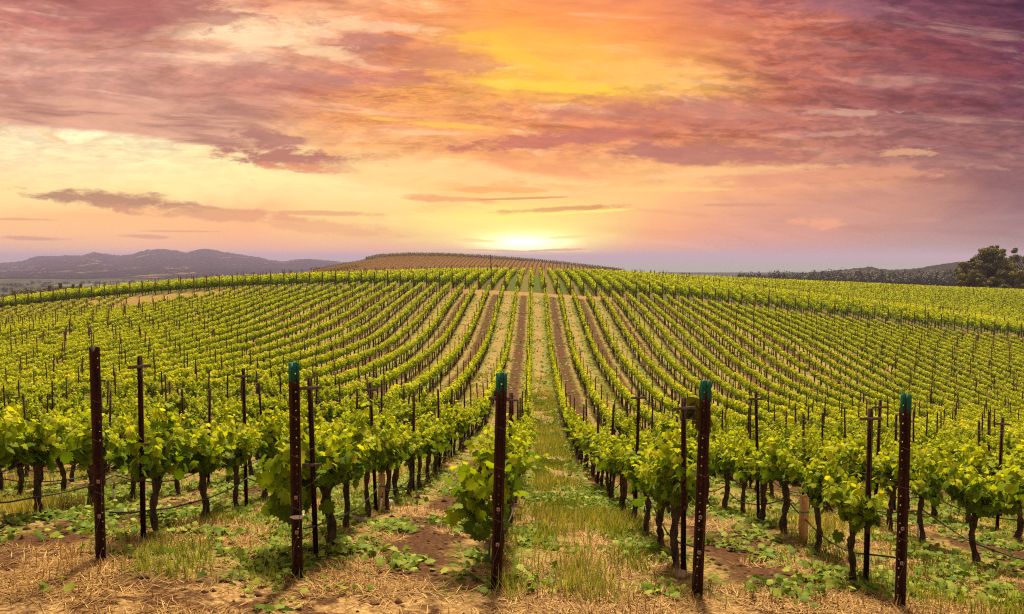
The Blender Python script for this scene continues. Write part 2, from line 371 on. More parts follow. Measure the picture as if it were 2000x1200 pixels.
class Soup:
    """collects vertices and faces, then becomes ONE mesh"""
    def __init__(s): s.V = []; s.F = {}; s.A = []; s.n = 0; s.ord = []
    def add(s, V, faces, tone=0.5, mat=0):
        V = np.asarray(V, float).reshape(-1, 3); s.V.append(V)
        for f in faces:
            f = np.asarray(f)
            if f.ndim == 1: f = f[None]
            s.ord.append((f + s.n, mat))
        s.A.append(np.broadcast_to(np.asarray(tone, float).ravel() if np.ndim(tone) else tone, (len(V),)) if np.ndim(tone) != 0 else np.full(len(V), tone)); s.n += len(V)
    def mesh(s, name, mats, smooth=False):
        return mk_mesh(name, np.concatenate(s.V), [f for f, _ in s.ord], mats, np.concatenate([np.full(len(f), m) for f, m in s.ord]), np.concatenate(s.A), smooth)
    def box(s, c, d, rz=0.0, tone=0.5, mat=0, rx=0.0):
        v = np.array([[x, y, z] for x in (-.5, .5) for y in (-.5, .5) for z in (-.5, .5)]) * np.array(d)
        if rx: v = v @ np.array([[1,0,0],[0,math.cos(rx),math.sin(rx)],[0,-math.sin(rx),math.cos(rx)]])
        if rz: v = v @ np.array([[math.cos(rz),math.sin(rz),0],[-math.sin(rz),math.cos(rz),0],[0,0,1]])
        s.add(v + np.array(c), [np.array([[0,1,3,2],[4,6,7,5],[0,4,5,1],[2,3,7,6],[0,2,6,4],[1,5,7,3]])], tone, mat)
    def tube(s, P, r, n=6, tone=0.5, mat=0, rough=0.0, cap=True, rg=None):
        P = np.asarray(P, float); r = np.broadcast_to(np.asarray(r, float), (len(P),)); rg = rg or rng
        T = np.gradient(P, axis=0); T /= np.linalg.norm(T, axis=1)[:, None] + 1e-9
        a = np.cross(T, [0.31, 0.11, 0.94]); bad = np.linalg.norm(a, axis=1) < 0.2; a[bad] = np.cross(T[bad], [1, 0, 0])
        a /= np.linalg.norm(a, axis=1)[:, None]; b = np.cross(T, a)
        th = np.arange(n) / n * 2 * math.pi
        rr = r[:, None] * (1 + rough * rg.uniform(-1, 1, (len(P), n)))
        V = P[:, None] + rr[..., None] * (np.cos(th)[None, :, None] * a[:, None] + np.sin(th)[None, :, None] * b[:, None])
        i = np.arange(len(P) - 1)[:, None] * n; j = np.arange(n)[None]; k = (j + 1) % n
        f = [np.stack([i + j, i + k, i + n + k, i + n + j], -1).reshape(-1, 4)]
        if cap: f += [np.arange(n)[::-1][None], (np.arange(n) + (len(P) - 1) * n)[None]]
        s.add(V.reshape(-1, 3), f, tone, mat)

def rotmats(nrm, roll):
    """columns: side, along, normal for arrays of normals"""
    n = nrm / (np.linalg.norm(nrm, axis=1)[:, None] + 1e-9)
    ref = np.where(np.abs(n[:, 2:3]) < 0.95, np.array([[0, 0, 1.0]]), np.array([[1.0, 0, 0]]))
    a = np.cross(ref, n); a /= np.linalg.norm(a, axis=1)[:, None]; b = np.cross(n, a)
    c, s_ = np.cos(roll)[:, None], np.sin(roll)[:, None]
    return a * c + b * s_, -a * s_ + b * c, n
_half = [(0.10,-0.10),(0.34,-0.12),(0.56,0.10),(0.42,0.20),(0.66,0.50),(0.40,0.52),(0.34,0.78),(0.16,0.76)]
LEAF = np.array([(0, 0.34)] + [(0, 0)] + _half + [(0, 1.02)] + [(-x, y) for x, y in reversed(_half)])
LEAF_T = np.array([(0, k, k + 1 if k + 1 < len(LEAF) else 1) for k in range(1, len(LEAF))])
QUAD = np.array([(0, 0), (0.5, 0.45), (0, 1.0), (-0.5, 0.45)])
QUAD_T = np.array([[0, 1, 2, 3]])
HEX = np.array([(0, 0.4), (0, 0.0), (0.45, 0.05), (0.55, 0.55), (0, 1.0), (-0.55, 0.55), (-0.45, 0.05)])
HEX_T = np.array([(0, k, k + 1 if k < 6 else 1) for k in range(1, 7)])
def leaves(s, pos, nrm, roll, size, tone, shape='leaf', mat=0, droop=0.25):
    T, Fc = {'leaf': (LEAF, LEAF_T), 'quad': (QUAD, QUAD_T), 'hex': (HEX, HEX_T)}[shape]
    pos = np.asarray(pos, float); N = len(pos)
    if not N: return
    a, b, n = rotmats(np.asarray(nrm, float), np.asarray(roll, float))
    x = T[:, 0][None] * np.ones((N, 1)); y = T[:, 1][None] * np.ones((N, 1))
    cup = rng.uniform(-0.35, 0.15, (N, 1)); curl = rng.uniform(0.0, droop * 2, (N, 1))
    z = cup * np.abs(x) * 1.1 - curl * y * y
    V = pos[:, None] + np.asarray(size, float)[:, None, None] * (x[..., None] * a[:, None] + y[..., None] * b[:, None] + z[..., None] * n[:, None])
    m = len(T)
    f = (np.arange(N)[:, None, None] * m + Fc[None]).reshape(-1, Fc.shape[1])
    s.add(V.reshape(-1, 3), [f], np.repeat(np.asarray(tone, float), m), mat)

# ------------------------------------------------------------------ materials
def new_mat(name):
    m = bpy.data.materials.new(name); m.use_nodes = True; t = NT(m.node_tree); t.n.clear()
    o = t.new('ShaderNodeOutputMaterial'); return m, t, o
def tone(t):
    a = t.new('ShaderNodeAttribute', attribute_name='tone'); return a.outputs['Fac']
def leaf_mat(name, stops, trans=0.48, rough=0.55, spec=0.10, tcol=(1.15, 1.15, 0.35)):
    m, t, o = new_mat(name)
    c = t.ramp(tone(t), stops)
    p = t.new('ShaderNodeBsdfPrincipled'); t.put(p.inputs['Base Color'], c)
    p.inputs['Roughness'].default_value = rough; p.inputs['Specular IOR Level'].default_value = spec
    tr = t.new('ShaderNodeBsdfTranslucent'); t.put(tr.inputs[0], t.mix(1.0, c, tcol, 'MULTIPLY'))
    ms = t.new('ShaderNodeMixShader'); ms.inputs[0].default_value = trans
    t.l.new(p.outputs[0], ms.inputs[1]); t.l.new(tr.outputs[0], ms.inputs[2]); t.l.new(ms.outputs[0], o.inputs[0])
    return m
def solid_mat(name, c1, c2, scale=20, rough=0.8, bump=0.3, metal=0.0, stretch=(1, 1, 1), spec=0.3, bdist=0.01):
    m, t, o = new_mat(name)
    tc = t.new('ShaderNodeTexCoord'); mp = t.new('ShaderNodeMapping'); mp.inputs['Scale'].default_value = stretch
    t.l.new(tc.outputs['Object'], mp.inputs[0])
    n = t.noise(mp.outputs[0], scale, 6, 0.65)
    p = t.new('ShaderNodeBsdfPrincipled'); t.put(p.inputs['Base Color'], t.mix(t.mapr(n, 0.35, 0.65), c1, c2))
    p.inputs['Roughness'].default_value = rough; p.inputs['Metallic'].default_value = metal; p.inputs['Specular IOR Level'].default_value = spec
    if bump:
        b = t.new('ShaderNodeBump'); b.inputs['Strength'].default_value = bump; b.inputs['Distance'].default_value = bdist
        t.l.new(n, b.inputs['Height']); t.l.new(b.outputs[0], p.inputs['Normal'])
    t.l.new(p.outputs[0], o.inputs[0])
    return m
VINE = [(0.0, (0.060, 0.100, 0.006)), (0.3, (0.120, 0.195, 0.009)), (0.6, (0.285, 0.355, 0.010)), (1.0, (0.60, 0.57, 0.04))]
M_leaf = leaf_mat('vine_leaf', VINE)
M_hillleaf = leaf_mat('dry_vine_leaf', [(0.0, (0.09, 0.08, 0.012)), (0.5, (0.17, 0.14, 0.018)), (1.0, (0.27, 0.21, 0.03))], trans=0.3, spec=0.05)
M_litter = leaf_mat('fallen_leaf', [(0.0, (0.045, 0.08, 0.006)), (0.5, (0.13, 0.19, 0.014)), (1.0, (0.34, 0.37, 0.06))], trans=0.2, spec=0.08)
M_grass = leaf_mat('grass_blade', [(0.0, (0.08, 0.12, 0.012)), (0.5, (0.25, 0.29, 0.030)), (1.0, (0.50, 0.37, 0.13))], trans=0.3)
M_straw = leaf_mat('dry_straw', [(0.0, (0.11, 0.045, 0.016)), (0.5, (0.31, 0.165, 0.060)), (1.0, (0.70, 0.47, 0.21))], trans=0.15, tcol=(1.1, 1.0, 0.8))
M_tree = leaf_mat('tree_leaf', [(0.0, (0.045, 0.048, 0.010)), (0.5, (0.125, 0.115, 0.022)), (1.0, (0.27, 0.23, 0.045))], trans=0.25)
M_bark = solid_mat('vine_bark', (0.020, 0.012, 0.008), (0.095, 0.058, 0.036), 26, 0.95, 0.9, stretch=(1, 1, 0.25), bdist=0.02)
M_trunk = solid_mat('tree_bark', (0.03, 0.022, 0.016), (0.09, 0.065, 0.045), 3, 0.95, 0.5, stretch=(1, 1, 0.25), bdist=0.05)
M_rust = solid_mat('rusty_steel', (0.022, 0.006, 0.004), (0.060, 0.018, 0.010), 14, 0.75, 0.25, stretch=(1, 1, 0.3), spec=0.25, bdist=0.003)
M_galv = solid_mat('weathered_plate', (0.07, 0.05, 0.045), (0.15, 0.115, 0.10), 30, 0.7, 0.1)
M_wood = solid_mat('grey_wood', (0.075, 0.050, 0.036), (0.17, 0.12, 0.085), 9, 0.9, 0.4, stretch=(1, 1, 0.1))
M_pine = solid_mat('pale_pine', (0.42, 0.22, 0.08), (0.62, 0.38, 0.17), 12, 0.8, 0.2, stretch=(1, 1, 0.12))
M_hose = solid_mat('black_poly_hose', (0.025, 0.025, 0.030), (0.07, 0.068, 0.072), 8, 0.5, 0.05)
M_white = solid_mat('white_plastic', (0.50, 0.46, 0.40), (0.68, 0.64, 0.58), 20, 0.5, 0.05)
M_wire = solid_mat('galvanised_wire', (0.10, 0.08, 0.06), (0.20, 0.16, 0.12), 20, 0.7, 0.0)
M_plate = solid_mat('number_plate', (0.26, 0.20, 0.15), (0.40, 0.33, 0.26), 20, 0.7, 0.0)
M_stone = solid_mat('field_stone', (0.16, 0.10, 0.07), (0.34, 0.24, 0.17), 12, 0.9, 0.6)
M_green = solid_mat('green_tape', (0.01, 0.16, 0.10), (0.02, 0.24, 0.15), 20, 0.5, 0.0)
def painted_post_mat():
    m, t, o = new_mat('green_tipped_rusty_steel')
    tc = t.new('ShaderNodeTexCoord'); x, y, z = t.sep(tc.outputs['Object'])
    mp = t.new('ShaderNodeMapping'); mp.inputs['Scale'].default_value = (1, 1, 0.22); t.l.new(tc.outputs['Object'], mp.inputs[0])
    n = t.noise(mp.outputs[0], 14, 6, 0.65); n2 = t.noise(mp.outputs[0], 42, 4, 0.7)
    rust = t.mix(t.mapr(n, 0.35, 0.65), (0.022, 0.006, 0.004), (0.060, 0.018, 0.010))
    mask = t.m('MULTIPLY', t.mapr(t.m('ADD', z, t.m('MULTIPLY', t.m('SUBTRACT', n2, 0.5), 0.35)), 1.84, 1.87), t.mapr(n2, 0.36, 0.42))
    paint = t.mix(t.mapr(n2, 0.4, 0.7), (0.005, 0.11, 0.075), (0.015, 0.20, 0.135))
    p = t.new('ShaderNodeBsdfPrincipled'); t.put(p.inputs['Base Color'], t.mix(mask, rust, paint))
    p.inputs['Roughness'].default_value = 0.7; p.inputs['Specular IOR Level'].default_value = 0.25
    t.l.new(p.outputs[0], o.inputs[0]); return m
M_greentop = painted_post_mat()

BLOCK_END = 111.0
def block_end(i):
    x = row_x(i)
    if -53.5 < x < -38: return 105.2 + 9.0 * (x + 53.5) / 15.5
    return 111.0 if -8.5 < x < 10 else 114.2
def ground_mat():
    m, t, o = new_mat('vineyard_ground')
    g = t.new('ShaderNodeNewGeometry'); x, y, z = t.sep(g.outputs['Position'])
    pos = g.outputs['Position']
    nb = t.noise(pos, 0.45, 5, 0.6); nm = t.noise(pos, 2.6, 6, 0.65); nf = t.noise(pos, 22, 6, 0.7)
    st = t.new('ShaderNodeMapping'); st.inputs['Scale'].default_value = (1, 0.35, 1); t.l.new(pos, st.inputs[0])
    ns = t.noise(st.outputs[0], 9, 6, 0.7)
    soil = t.ramp(nf, [(0.3, (0.035, 0.015, 0.008)), (0.5, (0.085, 0.036, 0.019)), (0.72, (0.19, 0.095, 0.050))])
    straw = t.ramp(nf, [(0.30, (0.11, 0.05, 0.022)), (0.5, (0.33, 0.19, 0.085)), (0.7, (0.62, 0.43, 0.22))])
    weed = t.ramp(nf, [(0.3, (0.05, 0.062, 0.010)), (0.5, (0.14, 0.155, 0.022)), (0.7, (0.30, 0.29, 0.06))])
    k = t.m('DIVIDE', t.m('SUBTRACT', x, ROW0), SP)
    f = t.m('FRACT', k); par = t.m('MODULO', t.m('ADD', t.m('FLOOR', k), 1000.0), 2.0)      # 0 mown alley, 1 tilled alley
    edge = t.m('ABSOLUTE', t.m('SUBTRACT', f, 0.5))
    # mown alley: a dry track with weeds either side
    wob = t.m('MULTIPLY', t.m('SUBTRACT', nm, 0.5), 0.55)
    trk = t.mapr(t.m('ADD', t.m('ABSOLUTE', t.m('SUBTRACT', f, 0.43)), wob), 0.30, 0.14)
    mown = t.mix(t.m('MULTIPLY', trk, 0.7), t.mix(t.mapr(nm, 0.50, 0.64), weed, straw), straw)
    mown = t.mix(t.m('MULTIPLY', t.mapr(nb, 0.48, 0.60), 0.45), mown, weed)
    # tilled alley
    til = t.mix(t.mapr(t.m('ADD', edge, wob), 0.14, 0.34), soil, t.mix(t.mapr(ns, 0.42, 0.6), straw, weed))
    alley = t.mix(par, mown, til)
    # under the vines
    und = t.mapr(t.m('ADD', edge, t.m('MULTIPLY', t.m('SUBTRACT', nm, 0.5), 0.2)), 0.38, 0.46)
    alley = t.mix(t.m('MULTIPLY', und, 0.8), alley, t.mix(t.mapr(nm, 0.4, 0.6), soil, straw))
    # headlands
    head = t.mix(t.mapr(t.m('ADD', nm, t.m('MULTIPLY', t.m('SUBTRACT', nb, 0.5), 0.8)), 0.45, 0.57), straw, soil)
    col = t.mix(t.mapr(t.m('ADD', y, t.m('MULTIPLY', t.m('SUBTRACT', nm, 0.5), 1.5)), 7.0, 8.0), head, alley)
    road = t.mix(t.mapr(nm, 0.45, 0.62), (0.30, 0.18, 0.07), (0.16, 0.11, 0.03))
    col = t.mix(t.m('MULTIPLY', t.mapr(y, BLOCK_END - 0.8, BLOCK_END + 0.4), t.mapr(y, 118.5, 117.0)), col, road)
    col = t.mix(t.m('MULTIPLY', t.m('MULTIPLY', t.mapr(y, BLOCK_END, BLOCK_END + 1.0), t.mapr(y, 118.5, 117.0)), t.m('MAXIMUM', t.mapr(x, 8.0, 16.0), t.m('MULTIPLY', t.mapr(x, -8.0, -14.0), t.mapr(x, -40.0, -37.0)))), col, t.mix(t.mapr(nm, 0.4, 0.6), (0.05, 0.06, 0.012), (0.10, 0.065, 0.025)))  # off-centre headland toned dark: shade before the second block painted in
    # second block: green cover crop every other alley
    blk2 = t.mix(par, t.mix(t.mapr(edge, 0.25, 0.4), (0.065, 0.085, 0.014), (0.16, 0.10, 0.04)), t.mix(t.mapr(nm, 0.4, 0.6), (0.19, 0.115, 0.05), (0.08, 0.09, 0.02)))
    col = t.mix(t.mapr(y, 117.4, 118.6), col, blk2)
    hillc = t.mix(t.mapr(nb, 0.35, 0.65), (0.17, 0.076, 0.032), (0.12, 0.058, 0.024))
    col = t.mix(t.mapr(y, 300, 340), col, hillc)
    # the valley: woods, fields, dry slopes
    p2 = t.new('ShaderNodeMapping'); p2.inputs['Scale'].default_value = (0.0045, 0.0018, 0); t.l.new(pos, p2.inputs[0])
    v1 = t.noise(p2.outputs[0], 1.0, 5, 0.6); v2 = t.noise(p2.outputs[0], 4.5, 6, 0.7)
    val = t.mix(t.mapr(v2, 0.42, 0.56), (0.016, 0.024, 0.012), (0.045, 0.055, 0.022))
    val = t.mix(t.mapr(v1, 0.60, 0.63), val, (0.10, 0.12, 0.045))
    col = t.mix(t.mapr(y, 560, 680), col, val)
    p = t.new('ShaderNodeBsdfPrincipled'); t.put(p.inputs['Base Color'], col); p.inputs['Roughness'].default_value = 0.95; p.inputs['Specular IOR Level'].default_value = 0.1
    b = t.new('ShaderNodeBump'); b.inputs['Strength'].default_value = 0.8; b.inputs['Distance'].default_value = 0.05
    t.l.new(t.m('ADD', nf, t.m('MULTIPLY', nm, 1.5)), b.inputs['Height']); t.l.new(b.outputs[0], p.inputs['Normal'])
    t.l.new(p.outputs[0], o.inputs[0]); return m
M_ground = ground_mat()

# ------------------------------------------------------------------ ground sheet, sea, mountains
def build_ground():
    ys = list(np.arange(-34, 4, 1.5)); y = 4.0
    while y < 32000:
        ys.append(y); y += max(0.07, 0.0095 * y) if y < 700 else 0.04 * y
    ys = np.array(ys); ts = np.linspace(-1.0, 1.0, 401); ts = np.sign(ts) * (0.62 * np.abs(ts) + 0.75 * np.abs(ts) ** 3)
    Y, T = np.meshgrid(ys, ts, indexing='ij')
    X = T * (np.maximum(Y, -40) + 52) * np.where(Y < 30, 1, 1)
    X = T * (Y + 45.0) + (T * 0.0)
    Z = ground(X, Y)
    n, m = Y.shape
    i = np.arange(n - 1)[:, None] * m; j = np.arange(m - 1)[None]
    f = np.stack([i + j, i + j + 1, i + m + j + 1, i + m + j], -1).reshape(-1, 4)
    me = mk_mesh('ground', np.stack([X, Y, Z], -1).reshape(-1, 3), [f], M_ground, smooth=True)
    o = link(bpy.data.objects.new('ground', me)); tag(o, kind='structure')
build_ground()

def fan_sheet(name, pxs, ys, zfun, mat, smooth=True):
    Y, PX = np.meshgrid(ys, pxs, indexing='ij')
    X = (PX - 1042) / F * Y
    Z = zfun(PX, X, Y) + CZ
    n, m = Y.shape
    i = np.arange(n - 1)[:, None] * m; j = np.arange(m - 1)[None]
    f = np.stack([i + j, i + j + 1, i + m + j + 1, i + m + j], -1).reshape(-1, 4)
    me = mk_mesh(name, np.stack([X, Y, Z], -1).reshape(-1, 3), [f], mat, smooth=smooth)
    return link(bpy.data.objects.new(name, me))
M_farwood = leaf_mat('far_tree_leaf', [(0.0, (0.010, 0.014, 0.007)), (0.5, (0.028, 0.034, 0.012)), (1.0, (0.07, 0.07, 0.022))], trans=0.15)
def mountain_mat(name, dark, dark2, gold, gth=0.56, lowgreen=(0.04, 0.06, 0.02)):
    m, t, o = new_mat(name)
    g = t.new('ShaderNodeNewGeometry'); pos = g.outputs['Position']; x, y, z = t.sep(pos)
    mp = t.new('ShaderNodeMapping'); mp.inputs['Scale'].default_value = (0.0055, 0.003, 0.012); t.l.new(pos, mp.inputs[0])
    a = t.noise(mp.outputs[0], 1.0, 5, 0.6); b = t.noise(mp.outputs[0], 9.0, 7, 0.7); c = t.noise(mp.outputs[0], 26.0, 5, 0.7)
    col = t.mix(t.mapr(b, 0.40, 0.60), dark, dark2)
    gm = t.m('MULTIPLY', t.mapr(t.m('ADD', a, t.m('MULTIPLY', t.m('SUBTRACT', b, 0.5), 0.5)), gth, gth + 0.03), t.mapr(c, 0.60, 0.54))
    col = t.mix(gm, col, gold)
    p = t.new('ShaderNodeBsdfPrincipled'); t.put(p.inputs['Base Color'], col); p.inputs['Roughness'].default_value = 1.0; p.inputs['Specular IOR Level'].default_value = 0.0
    bm = t.new('ShaderNodeBump'); bm.inputs['Strength'].default_value = 1.0; bm.inputs['Distance'].default_value = 22.0
    t.l.new(b, bm.inputs['Height']); t.l.new(bm.outputs[0], p.inputs['Normal'])
    t.l.new(p.outputs[0], o.inputs[0]); return m
RPX = np.array([-900,-600,-300,-100,0,30,45,60,90,120,150,165,176,190,210,228,250,262,280,300,318,332,345,358,372,385,396,408,420,436,455,480,500,520,540,560,580,600,625,650,700,760,900])
RPY = np.array([535,525,520,517,514,511,505,501.5,501,500,500,496,493,495,499,500.5,498,493,489,487.5,487,489,492,493.5,490,487.5,486.5,487.5,490,494,496,500,503,508,511,511,507.5,506,509,511,515,520,530])
M_mount = mountain_mat('mountain_scrub', (0.010, 0.011, 0.016), (0.036, 0.032, 0.036), (0.26, 0.17, 0.08), 0.61)
M_rhill = mountain_mat('hill_scrub', (0.020, 0.026, 0.014), (0.048, 0.044, 0.026), (0.13, 0.085, 0.05), 0.60)
MS = 1.0       # the range stands MS * 5500 m away
def zmount(PX, X, Y):
    Y0 = 5500 * MS
    R_ = -(np.interp(PX, RPX, RPY) - 503) / F * Y0
    u = np.clip((Y - 2300 * MS) / (3200 * MS), 0, 1.0); back = np.clip((Y - Y0) / (1500 * MS), 0, 1)
    base = -59.0
    s = u ** 1.6
    nz = (fbm(X / 260 / MS, Y / 420 / MS, 5, 21) - 0.5) * 70 * MS
    z = base + (R_ - base) * s + nz * (s * (1 - s) * 4) * 0.55 - 80 * back ** 1.3
    z = np.where(Y <= Y0, z, R_ - 60 * back)
    z = z + (vnoise(PX / 2.6, Y / 9, 4) + 1.6 * vnoise(PX / 9, Y / 20, 8) - 1.3) * 6.5 * MS * u
    return z
o = fan_sheet('mountains', np.arange(-880, 880, 2.2), np.concatenate([np.linspace(2300, 5500, 150), np.linspace(5560, 7000, 12)]) * MS, zmount, M_mount)
tag(o, kind='structure')
QPX = np.array([1380,1450,1500,1560,1600,1640,1665,1680,1695,1710,1740,1790,1810,1850,1880,1905,1950,2000,2100,2400])
QPY = np.array([560,541,536,533,530,527,524,522.5,521,526,527,524,519,513,511,508,505,502,500,498])
def zright(PX, X, Y):
    Y0 = 1700.0
    R_ = -(np.interp(PX, QPX, QPY) - 503) / F * Y0
    u = np.clip((Y - 950) / 750, 0, 1); back = np.clip((Y - Y0) / 500, 0, 1)
    z = -62 + (R_ + 62) * u ** 1.3 + (fbm(X / 90, Y / 120, 4, 31) - 0.5) * 22 * u * (1 - u) * 3
    z = np.where(Y <= Y0, z, R_ - 50 * back)
    return z + (vnoise(PX / 3.0, Y / 9, 14) - 0.5) * 3.0 * u
o = fan_sheet('hills', np.arange(1380, 2400, 2.5), np.concatenate([np.linspace(950, 1700, 90), np.linspace(1715, 2200, 10)]), zright, M_rhill)
tag(o, kind='structure')
def sea_mat():
    m, t, o = new_mat('sea_water')
    g = t.new('ShaderNodeNewGeometry'); n = t.noise(g.outputs['Position'], 0.01, 4, 0.6)
    p = t.new('ShaderNodeBsdfPrincipled'); p.inputs['Base Color'].default_value = (0.16, 0.19, 0.25, 1); p.inputs['Roughness'].default_value = 0.9; p.inputs['Specular IOR Level'].default_value = 0.0
    t.l.new(p.outputs[0], o.inputs[0]); return m
V = [(-2000, 3200, -57 + CZ), (30000, 3200, -57 + CZ), (46000, 60000, -57 + CZ), (-46000, 60000, -57 + CZ), (-9000, 9000, -57 + CZ)]
o = link(bpy.data.objects.new('sea', mk_mesh('sea', V, [np.array([[0, 1, 2, 3, 4]])], sea_mat()))); tag(o, kind='structure')

# ------------------------------------------------------------------ grapevines
def vine_meshes(seed, first=False):
    r_ = np.random.default_rng(seed)
    s = Soup()
    H = r_.uniform(0.66, 0.76); lean = r_.normal(0, 0.022, 2)
    n = 14; k = np.linspace(0, 1, n)
    P = np.stack([lean[0] * k + 0.014 * np.sin(k * 8 + seed), lean[1] * k + 0.02 * np.sin(k * 6 + seed * 2), H * k - 0.04], -1)
    rad = 0.034 * (1 + 0.5 * np.exp(-k * 7) + 0.6 * np.exp(-(1 - k) * 6)) * r_.uniform(0.85, 1.2) * (1 + 0.14 * np.sin(k * 23 + seed) + 0.08 * r_.normal(0, 1, n))
    s.tube(P, rad, 11, 0.5, rough=0.22, rg=r_)
    top = P[-1]
    spurs = []
    for sg in (-1, 1):
        L = r_.uniform(0.36, 0.52); m = 9; q = np.linspace(0, 1, m)
        A = np.stack([top[0] * (1 - q) + 0.02 * np.sin(q * 9 + seed), top[1] + sg * L * q, top[2] - 0.03 + 0.07 * np.sin(q * math.pi * 0.7) + 0.02 * np.sin(q * 11 + seed)], -1)
        s.tube(A, 0.030 * (1.15 - 0.45 * q) * (1 + 0.25 * np.sin(q * 24 + seed)), 7, 0.5, rough=0.2, rg=r_)
        for kk in range(5):
            qq = 0.08 + 0.9 * (kk + r_.uniform(-0.2, 0.2)) / 4.5; i = min(m - 1, int(qq * (m - 1))); b = A[i]
            e = b + np.array([r_.uniform(-0.03, 0.03), r_.uniform(-0.03, 0.03), r_.uniform(0.04, 0.08)])
            s.tube([b, (b + e) / 2 + r_.uniform(-0.008, 0.008, 3), e], [0.020, 0.017, 0.012], 5, 0.5, rough=0.25, rg=r_)
            spurs.append(e)
    spurs.append(top + np.array([0, 0, 0.04]))
    tr = s.mesh('trunk', M_bark)
    # shoots and leaves
    g = Soup(); pos = []; nr = []; sz = []; tn = []
    for e in spurs:
        for _ in range(r_.integers(1, 4)):
            L = r_.uniform(0.22, 0.52) * (1.4 if r_.random() < 0.14 else 1.0); m = 8; q = np.linspace(0, 1, m)
            dx, dy = r_.normal(0, 0.18), r_.normal(0, 0.12)
            S = np.stack([e[0] + dx * q ** 1.2 + 0.02 * np.sin(q * 6), e[1] + dy * q, e[2] + L * q - 0.14 * abs(dx) * q * q * 2], -1)
            g.tube(S, 0.0045 * (1.2 - 0.8 * q), 4, 0.62, cap=False, rg=r_)
            nl = int(L / 0.023)
            for c in range(nl):
                qq = (c + 0.3) / nl; j = qq * (m - 1); a = int(j); b = min(a + 1, m - 1); base = S[a] + (S[b] - S[a]) * (j - a)
                th = c * 2.6 + r_.uniform(-0.7, 0.7); out = np.array([math.cos(th), math.sin(th), 0.0])
                size = (0.086 * (1.15 - 0.72 * qq ** 1.6) + 0.01) * r_.uniform(0.8, 1.2)
                pet = base + out * size * r_.uniform(0.35, 0.8) + np.array([0, 0, r_.uniform(-0.02, 0.03)])
                nrm = out * r_.uniform(0.25, 1.0) + np.array([0, 0, r_.uniform(0.35, 1.0)]) + r_.normal(0, 0.22, 3)
                pos.append(pet); nr.append(nrm); sz.append(size)
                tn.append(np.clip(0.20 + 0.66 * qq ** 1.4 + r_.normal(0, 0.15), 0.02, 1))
    # leaves hanging low round the head
    for _ in range(12):
        e = spurs[r_.integers(len(spurs))]
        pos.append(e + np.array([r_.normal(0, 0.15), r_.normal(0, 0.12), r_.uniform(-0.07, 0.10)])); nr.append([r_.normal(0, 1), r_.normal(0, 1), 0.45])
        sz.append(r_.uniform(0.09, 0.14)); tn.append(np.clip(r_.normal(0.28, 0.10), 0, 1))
    if first:                       # the end vine spills forward and down round its post
        for _ in range(100):
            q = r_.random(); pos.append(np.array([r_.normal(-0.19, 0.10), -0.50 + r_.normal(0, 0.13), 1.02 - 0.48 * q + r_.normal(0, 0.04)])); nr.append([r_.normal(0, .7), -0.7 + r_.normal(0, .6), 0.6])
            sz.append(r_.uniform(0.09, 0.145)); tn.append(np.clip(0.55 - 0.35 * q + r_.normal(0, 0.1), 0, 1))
    roll = math.pi + r_.normal(0, 0.7, len(pos))
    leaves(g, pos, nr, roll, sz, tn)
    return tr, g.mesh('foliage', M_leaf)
NV = 18
variants = [vine_meshes(100 + k) for k in range(NV)]
firsts = [vine_meshes(300 + k, True) for k in range(4)]

VS, V0 = 1.20, 8.62
grid = []
for i in range(-46, 42):
    x = row_x(i); j = 0
    while True:
        y = V0 + VS * j
        if y > block_end(i): break
        grid.append((i, j, x, y)); j += 1
grid = np.array(grid)
gx = grid[:, 2] + rng.normal(0, 0.03, len(grid)); gy = grid[:, 3] + rng.normal(0, 0.07, len(grid))
gzz = ground(gx, gy)
px_, py_, dd = project(gx, gy, gzz + 0.9)
vis = (px_ > -70 - 900 / dd) & (px_ < 2070 + 900 / dd)
grid = grid[vis]; gx = gx[vis]; gy = gy[vis]; gzz = gzz[vis]; dd = dd[vis]; px_ = px_[vis]
missing = rng.random(len(grid)) < 0.015
missing &= dd > 16
inframe = (px_ > -20) & (px_ < 2020) & ~missing
order = np.argsort(np.where(inframe, dd, 1e9))
N_THINGS = 300
chosen = set(order[:N_THINGS].tolist())

ORD = ['zeroth','first','second','third','fourth','fifth','sixth','seventh','eighth','ninth','tenth','eleventh','twelfth','thirteenth','fourteenth','fifteenth','sixteenth',
       'seventeenth','eighteenth','nineteenth','twentieth','twenty-first','twenty-second','twenty-third','twenty-fourth','twenty-fifth','twenty-sixth','twenty-seventh',
       'twenty-eighth','twenty-ninth','thirtieth','thirty-first','thirty-second','thirty-third','thirty-fourth','thirty-fifth','thirty-sixth','thirty-seventh','thirty-eighth','thirty-ninth','fortieth','forty-first','forty-second','forty-third','forty-fourth','forty-fifth','forty-sixth']
POSTNAME = {-2: 'all-rust end post', -1: 'white-tagged end post', 0: 'middle end post', 1: 'right-leaning fourth end post', 2: 'end post farthest right'}
def rowname(i):
    if i in POSTNAME: return 'in the row behind the ' + POSTNAME[i]
    if i < -2: return ORD[-2 - i] + ' row left of the all-rust end post'
    return ORD[i - 2] + ' row right of the last end post'
def vine_label(i, n):
    if i in POSTNAME: return f'{ORD[n]} leafy grapevine {rowname(i)}'
    return f'{ORD[n]} leafy grapevine from the frame edge, {rowname(i)}'
cnt = {}
